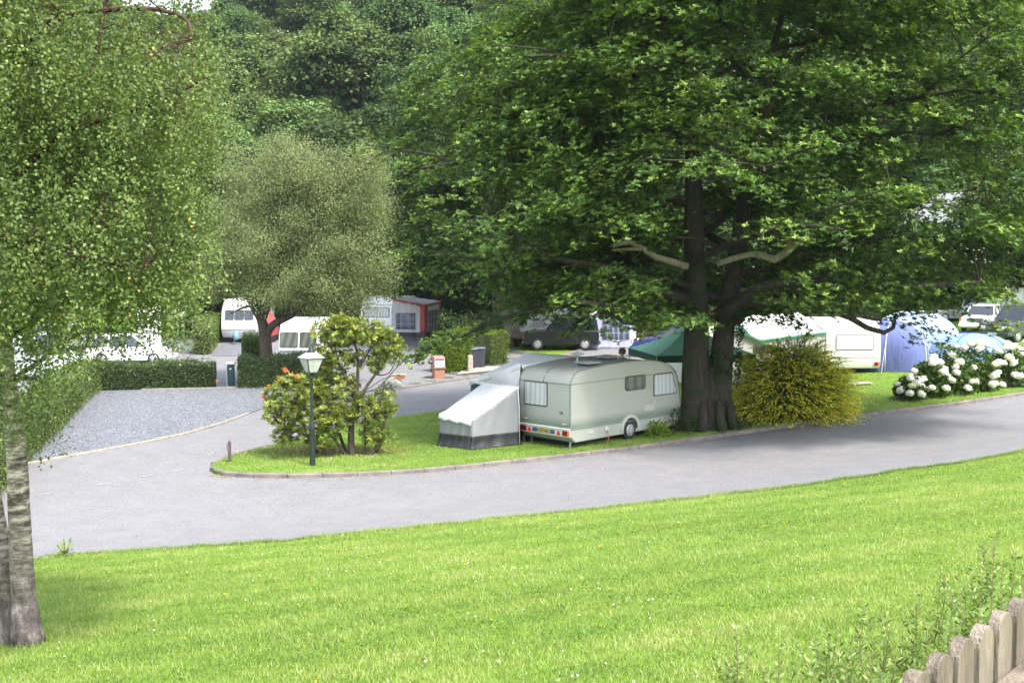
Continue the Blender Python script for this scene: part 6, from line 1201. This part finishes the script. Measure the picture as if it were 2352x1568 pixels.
# round-topped picket fence in the corner nearest the camera
def picket():
    p0 = Vector((.859, 2.5)); p1 = Vector((1.31, 3.0)); d = (p1 - p0).normalized(); n = Vector((d.y, -d.x)); top = ZC - .925; OK_ = M('picket_wood', (.11, .085, .062), .85, (.24, .195, .15), 3, .9, 22, stretch=(4, 4, .5))
    T = thing('picket_fence', 'weathered round-topped wooden picket fence in the near right corner', 'fence', (p0.x, p0.y, H(p0.x, p0.y)), 0); b0 = Vector((p0.x, p0.y, H(p0.x, p0.y))); D3 = Vector((d.x, d.y, 0)); N3 = Vector((n.x, n.y, 0)); s0 = -.62
    k = 0; s = s0
    while s < 3.2:
        c = p0 + d * s; zb = H(c.x, c.y) - b0.z - .02; jt = random.uniform(-.004, .004); zt = top + .02 * s - b0.z + jt; wd = .098; poly = [(-wd / 2, zb), (wd / 2, zb)] + [(wd / 2 * math.cos(a), zt - wd / 2 + wd / 2 * math.sin(a)) for a in np.linspace(0, math.pi, 12)]
        MB().prism(poly, Vector((c.x - b0.x, c.y - b0.y, 0)) - N3 * .0, D3, Z_, N3, .032).build('picket', OK_, T, bevel=.003)
        s += .134; k += 1
    for zz in (-.20, -.75):
        a_ = p0 + d * s0; b_ = p0 + d * 3.2; off = n * .056; mb = MB(); mb.bar(Vector((a_.x + off.x - b0.x, a_.y + off.y - b0.y, top + .02 * s0 - b0.z + zz)), Vector((b_.x + off.x - b0.x, b_.y + off.y - b0.y, top + .064 - b0.z + zz)), .045, .075); mb.build('rail', OK_, T, bevel=.004)
picket()

# person seen over the caravan roof
def person():
    pz = atY(1429, 803, 46.5); loc = Vector((pz.x, pz.y, H(pz.x, pz.y) + .105)); hgt = pz.z - loc.z; s = hgt / 1.72
    T = thing('person', 'person with curly brown hair standing beyond the caravan roof', 'person', loc, math.radians(15)); T.scale = (s, s, s)
    V = {'pel': ((0, 0, .95), .155), 'sp': ((0, 0, 1.15), .13), 'ch': ((0, 0, 1.33), .155), 'nk': ((0, 0, 1.47), .06), 'hd0': ((0, .01, 1.55), .075), 'hd': ((0, .01, 1.63), .09), 'hl': ((.09, 0, .9), .095), 'kl': ((.11, .01, .5), .06), 'al': ((.12, -.01, .08), .042), 'tl': ((.14, .16, .03), .035), 'hr': ((-.09, 0, .9), .095), 'kr': ((-.11, .01, .5), .06), 'ar': ((-.12, -.01, .08), .042), 'tr': ((-.14, .16, .03), .035),
         'sl': ((.19, 0, 1.38), .06), 'el': ((.26, -.02, 1.10), .042), 'wl': ((.24, .08, .86), .03), 'pl': ((.24, .11, .79), .035), 'sr': ((-.19, 0, 1.38), .06), 'er': ((-.26, -.02, 1.10), .042), 'wr': ((-.24, .08, .86), .03), 'pr': ((-.24, .11, .79), .035)}
    for sd_, x in (('l', 1), ('r', -1)):
        for k in range(4): V['f%d%s' % (k, sd_)] = ((x * .24 + (k - 1.5) * .018, .125 + .01 * k, .70 + .01 * abs(k - 1.5)), .009)
        V['t' + sd_ + 'h'] = ((x * .24 - x * .05, .13, .77), .01)
    E = [('pel', 'sp'), ('sp', 'ch'), ('ch', 'nk'), ('nk', 'hd0'), ('hd0', 'hd'), ('pel', 'hl'), ('hl', 'kl'), ('kl', 'al'), ('al', 'tl'), ('pel', 'hr'), ('hr', 'kr'), ('kr', 'ar'), ('ar', 'tr'), ('ch', 'sl'), ('sl', 'el'), ('el', 'wl'), ('wl', 'pl'), ('ch', 'sr'), ('sr', 'er'), ('er', 'wr'), ('wr', 'pr')] + [('p' + s_, 'f%d%s' % (k, s_)) for s_ in 'lr' for k in range(4)] + [('pl', 'tlh'), ('pr', 'trh')]
    ks = list(V); me = bpy.data.meshes.new('body'); me.from_pydata([V[k][0] for k in ks], [(ks.index(a), ks.index(b)) for a, b in E], []); o = link('body', me, T, M('skin_and_clothes', (.55, .36, .27), .6)); o.modifiers.new('s', 'SKIN'); me.skin_vertices if hasattr(me, 'skin_vertices') else None
    if not me.skin_vertices: pass
    for i, k in enumerate(ks): me.skin_vertices[0].data[i].radius = (V[k][1], V[k][1])
    me.skin_vertices[0].data[0].use_root = True; md = o.modifiers.new('u', 'SUBSURF'); md.levels = 1; md.render_levels = 2
    for nm, z0, z1, r0, r1, col in (('shirt', .93, 1.45, .175, .12, (.08, .10, .35)), ('shorts', .55, .97, .19, .165, (.12, .12, .14))): MB().lathe([(r0, z0), (r0 * 1.0, (z0 + z1) / 2), (r1 + .03, z1 - .06), (r1 * .7, z1)], n=20).build(nm, cloth(nm + '_cloth', col), T, smooth=True)
    r_ = np.random.default_rng(6); n = 700; d = rdir(n); d = d[(d[:, 2] > -.5) & ((d[:, 1] < .45) | (d[:, 2] > .35))]; n = len(d); leaves('hair', d * np.array([.105, .12, .12]) + np.array([0, -.005, 1.655]), rdir(n), rdir(n), .06, .03, r_.random(n), leafmat('brown_hair', [(0, (.06, .025, .015)), (1, (.30, .14, .09))], .1, .5), T)
    mb = MB()
    for sx in (-1, 1): mb.lathe([(.001, -.008), (.009, 0), (.001, .008)], (sx * .034, .112, 1.64), 8, 'y')
    mb.build('eyes', INK, T); mb = MB(); mb.box((0, .125, 1.605), (.022, .03, .04), taper=.5); mb.build('nose', M('skin_nose', (.55, .36, .27), .6), T); MB().box((0, .112, 1.57), (.05, .012, .012)).build('mouth', M('lips', (.45, .18, .15), .6), T)
    for sx in (-1, 1): MB().box((sx * .098, .0, 1.62), (.015, .03, .06)).build('ear', M('skin_ear', (.55, .36, .27), .6), T, bevel=.005)
person()

# white houses glimpsed through the oak
def house(label, u, v, Yd, w_, d_, h_, roofm, rz):
    p = atY(u, v, Yd); T = thing('house', label, 'house', (p.x, Yd, H(p.x, Yd) - .3), rz); HW = M('white_render', (.72, .72, .70), .8)
    MB().box((0, 0, h_ / 2), (w_, d_, h_)).build('wall', HW, T); rf = MB().prism([(-w_ / 2 - .3, 0), (w_ / 2 + .3, 0), (0, w_ * .28)], (0, -d_ / 2 - .3, h_), X_, Z_, Y_, d_ + .6).build('roof', roofm, T); MB().box((w_ * .2, 0, h_ + w_ * .28), (.7, .7, 1.5)).build('chimney', M('orange_brick', (.5, .16, .08), .8), rf)
    for k in range(3):
        for zz in ([1.3, 3.9] if h_ > 4 else [1.4]): window(T, (-w_ / 3 + k * w_ / 3, -d_ / 2 - .001, zz), X_, Z_, 1.1, 1.2, .03)
house('white two-storey house glimpsed through the oak branches on the right', 2205, 640, 92, 9, 7, 5.2, M('slate_roof', (.20, .21, .23), .7, (.3, .3, .32), 8), .2)
house('white slatted cabin glimpsed under the oak branches right of the dead limb', 1900, 650, 90, 11, 5, 2.6, M('ribbed_white_roof', (.62, .62, .62), .6, (.25, .25, .26), 3, stretch=(.1, 1, 8)), -.1)
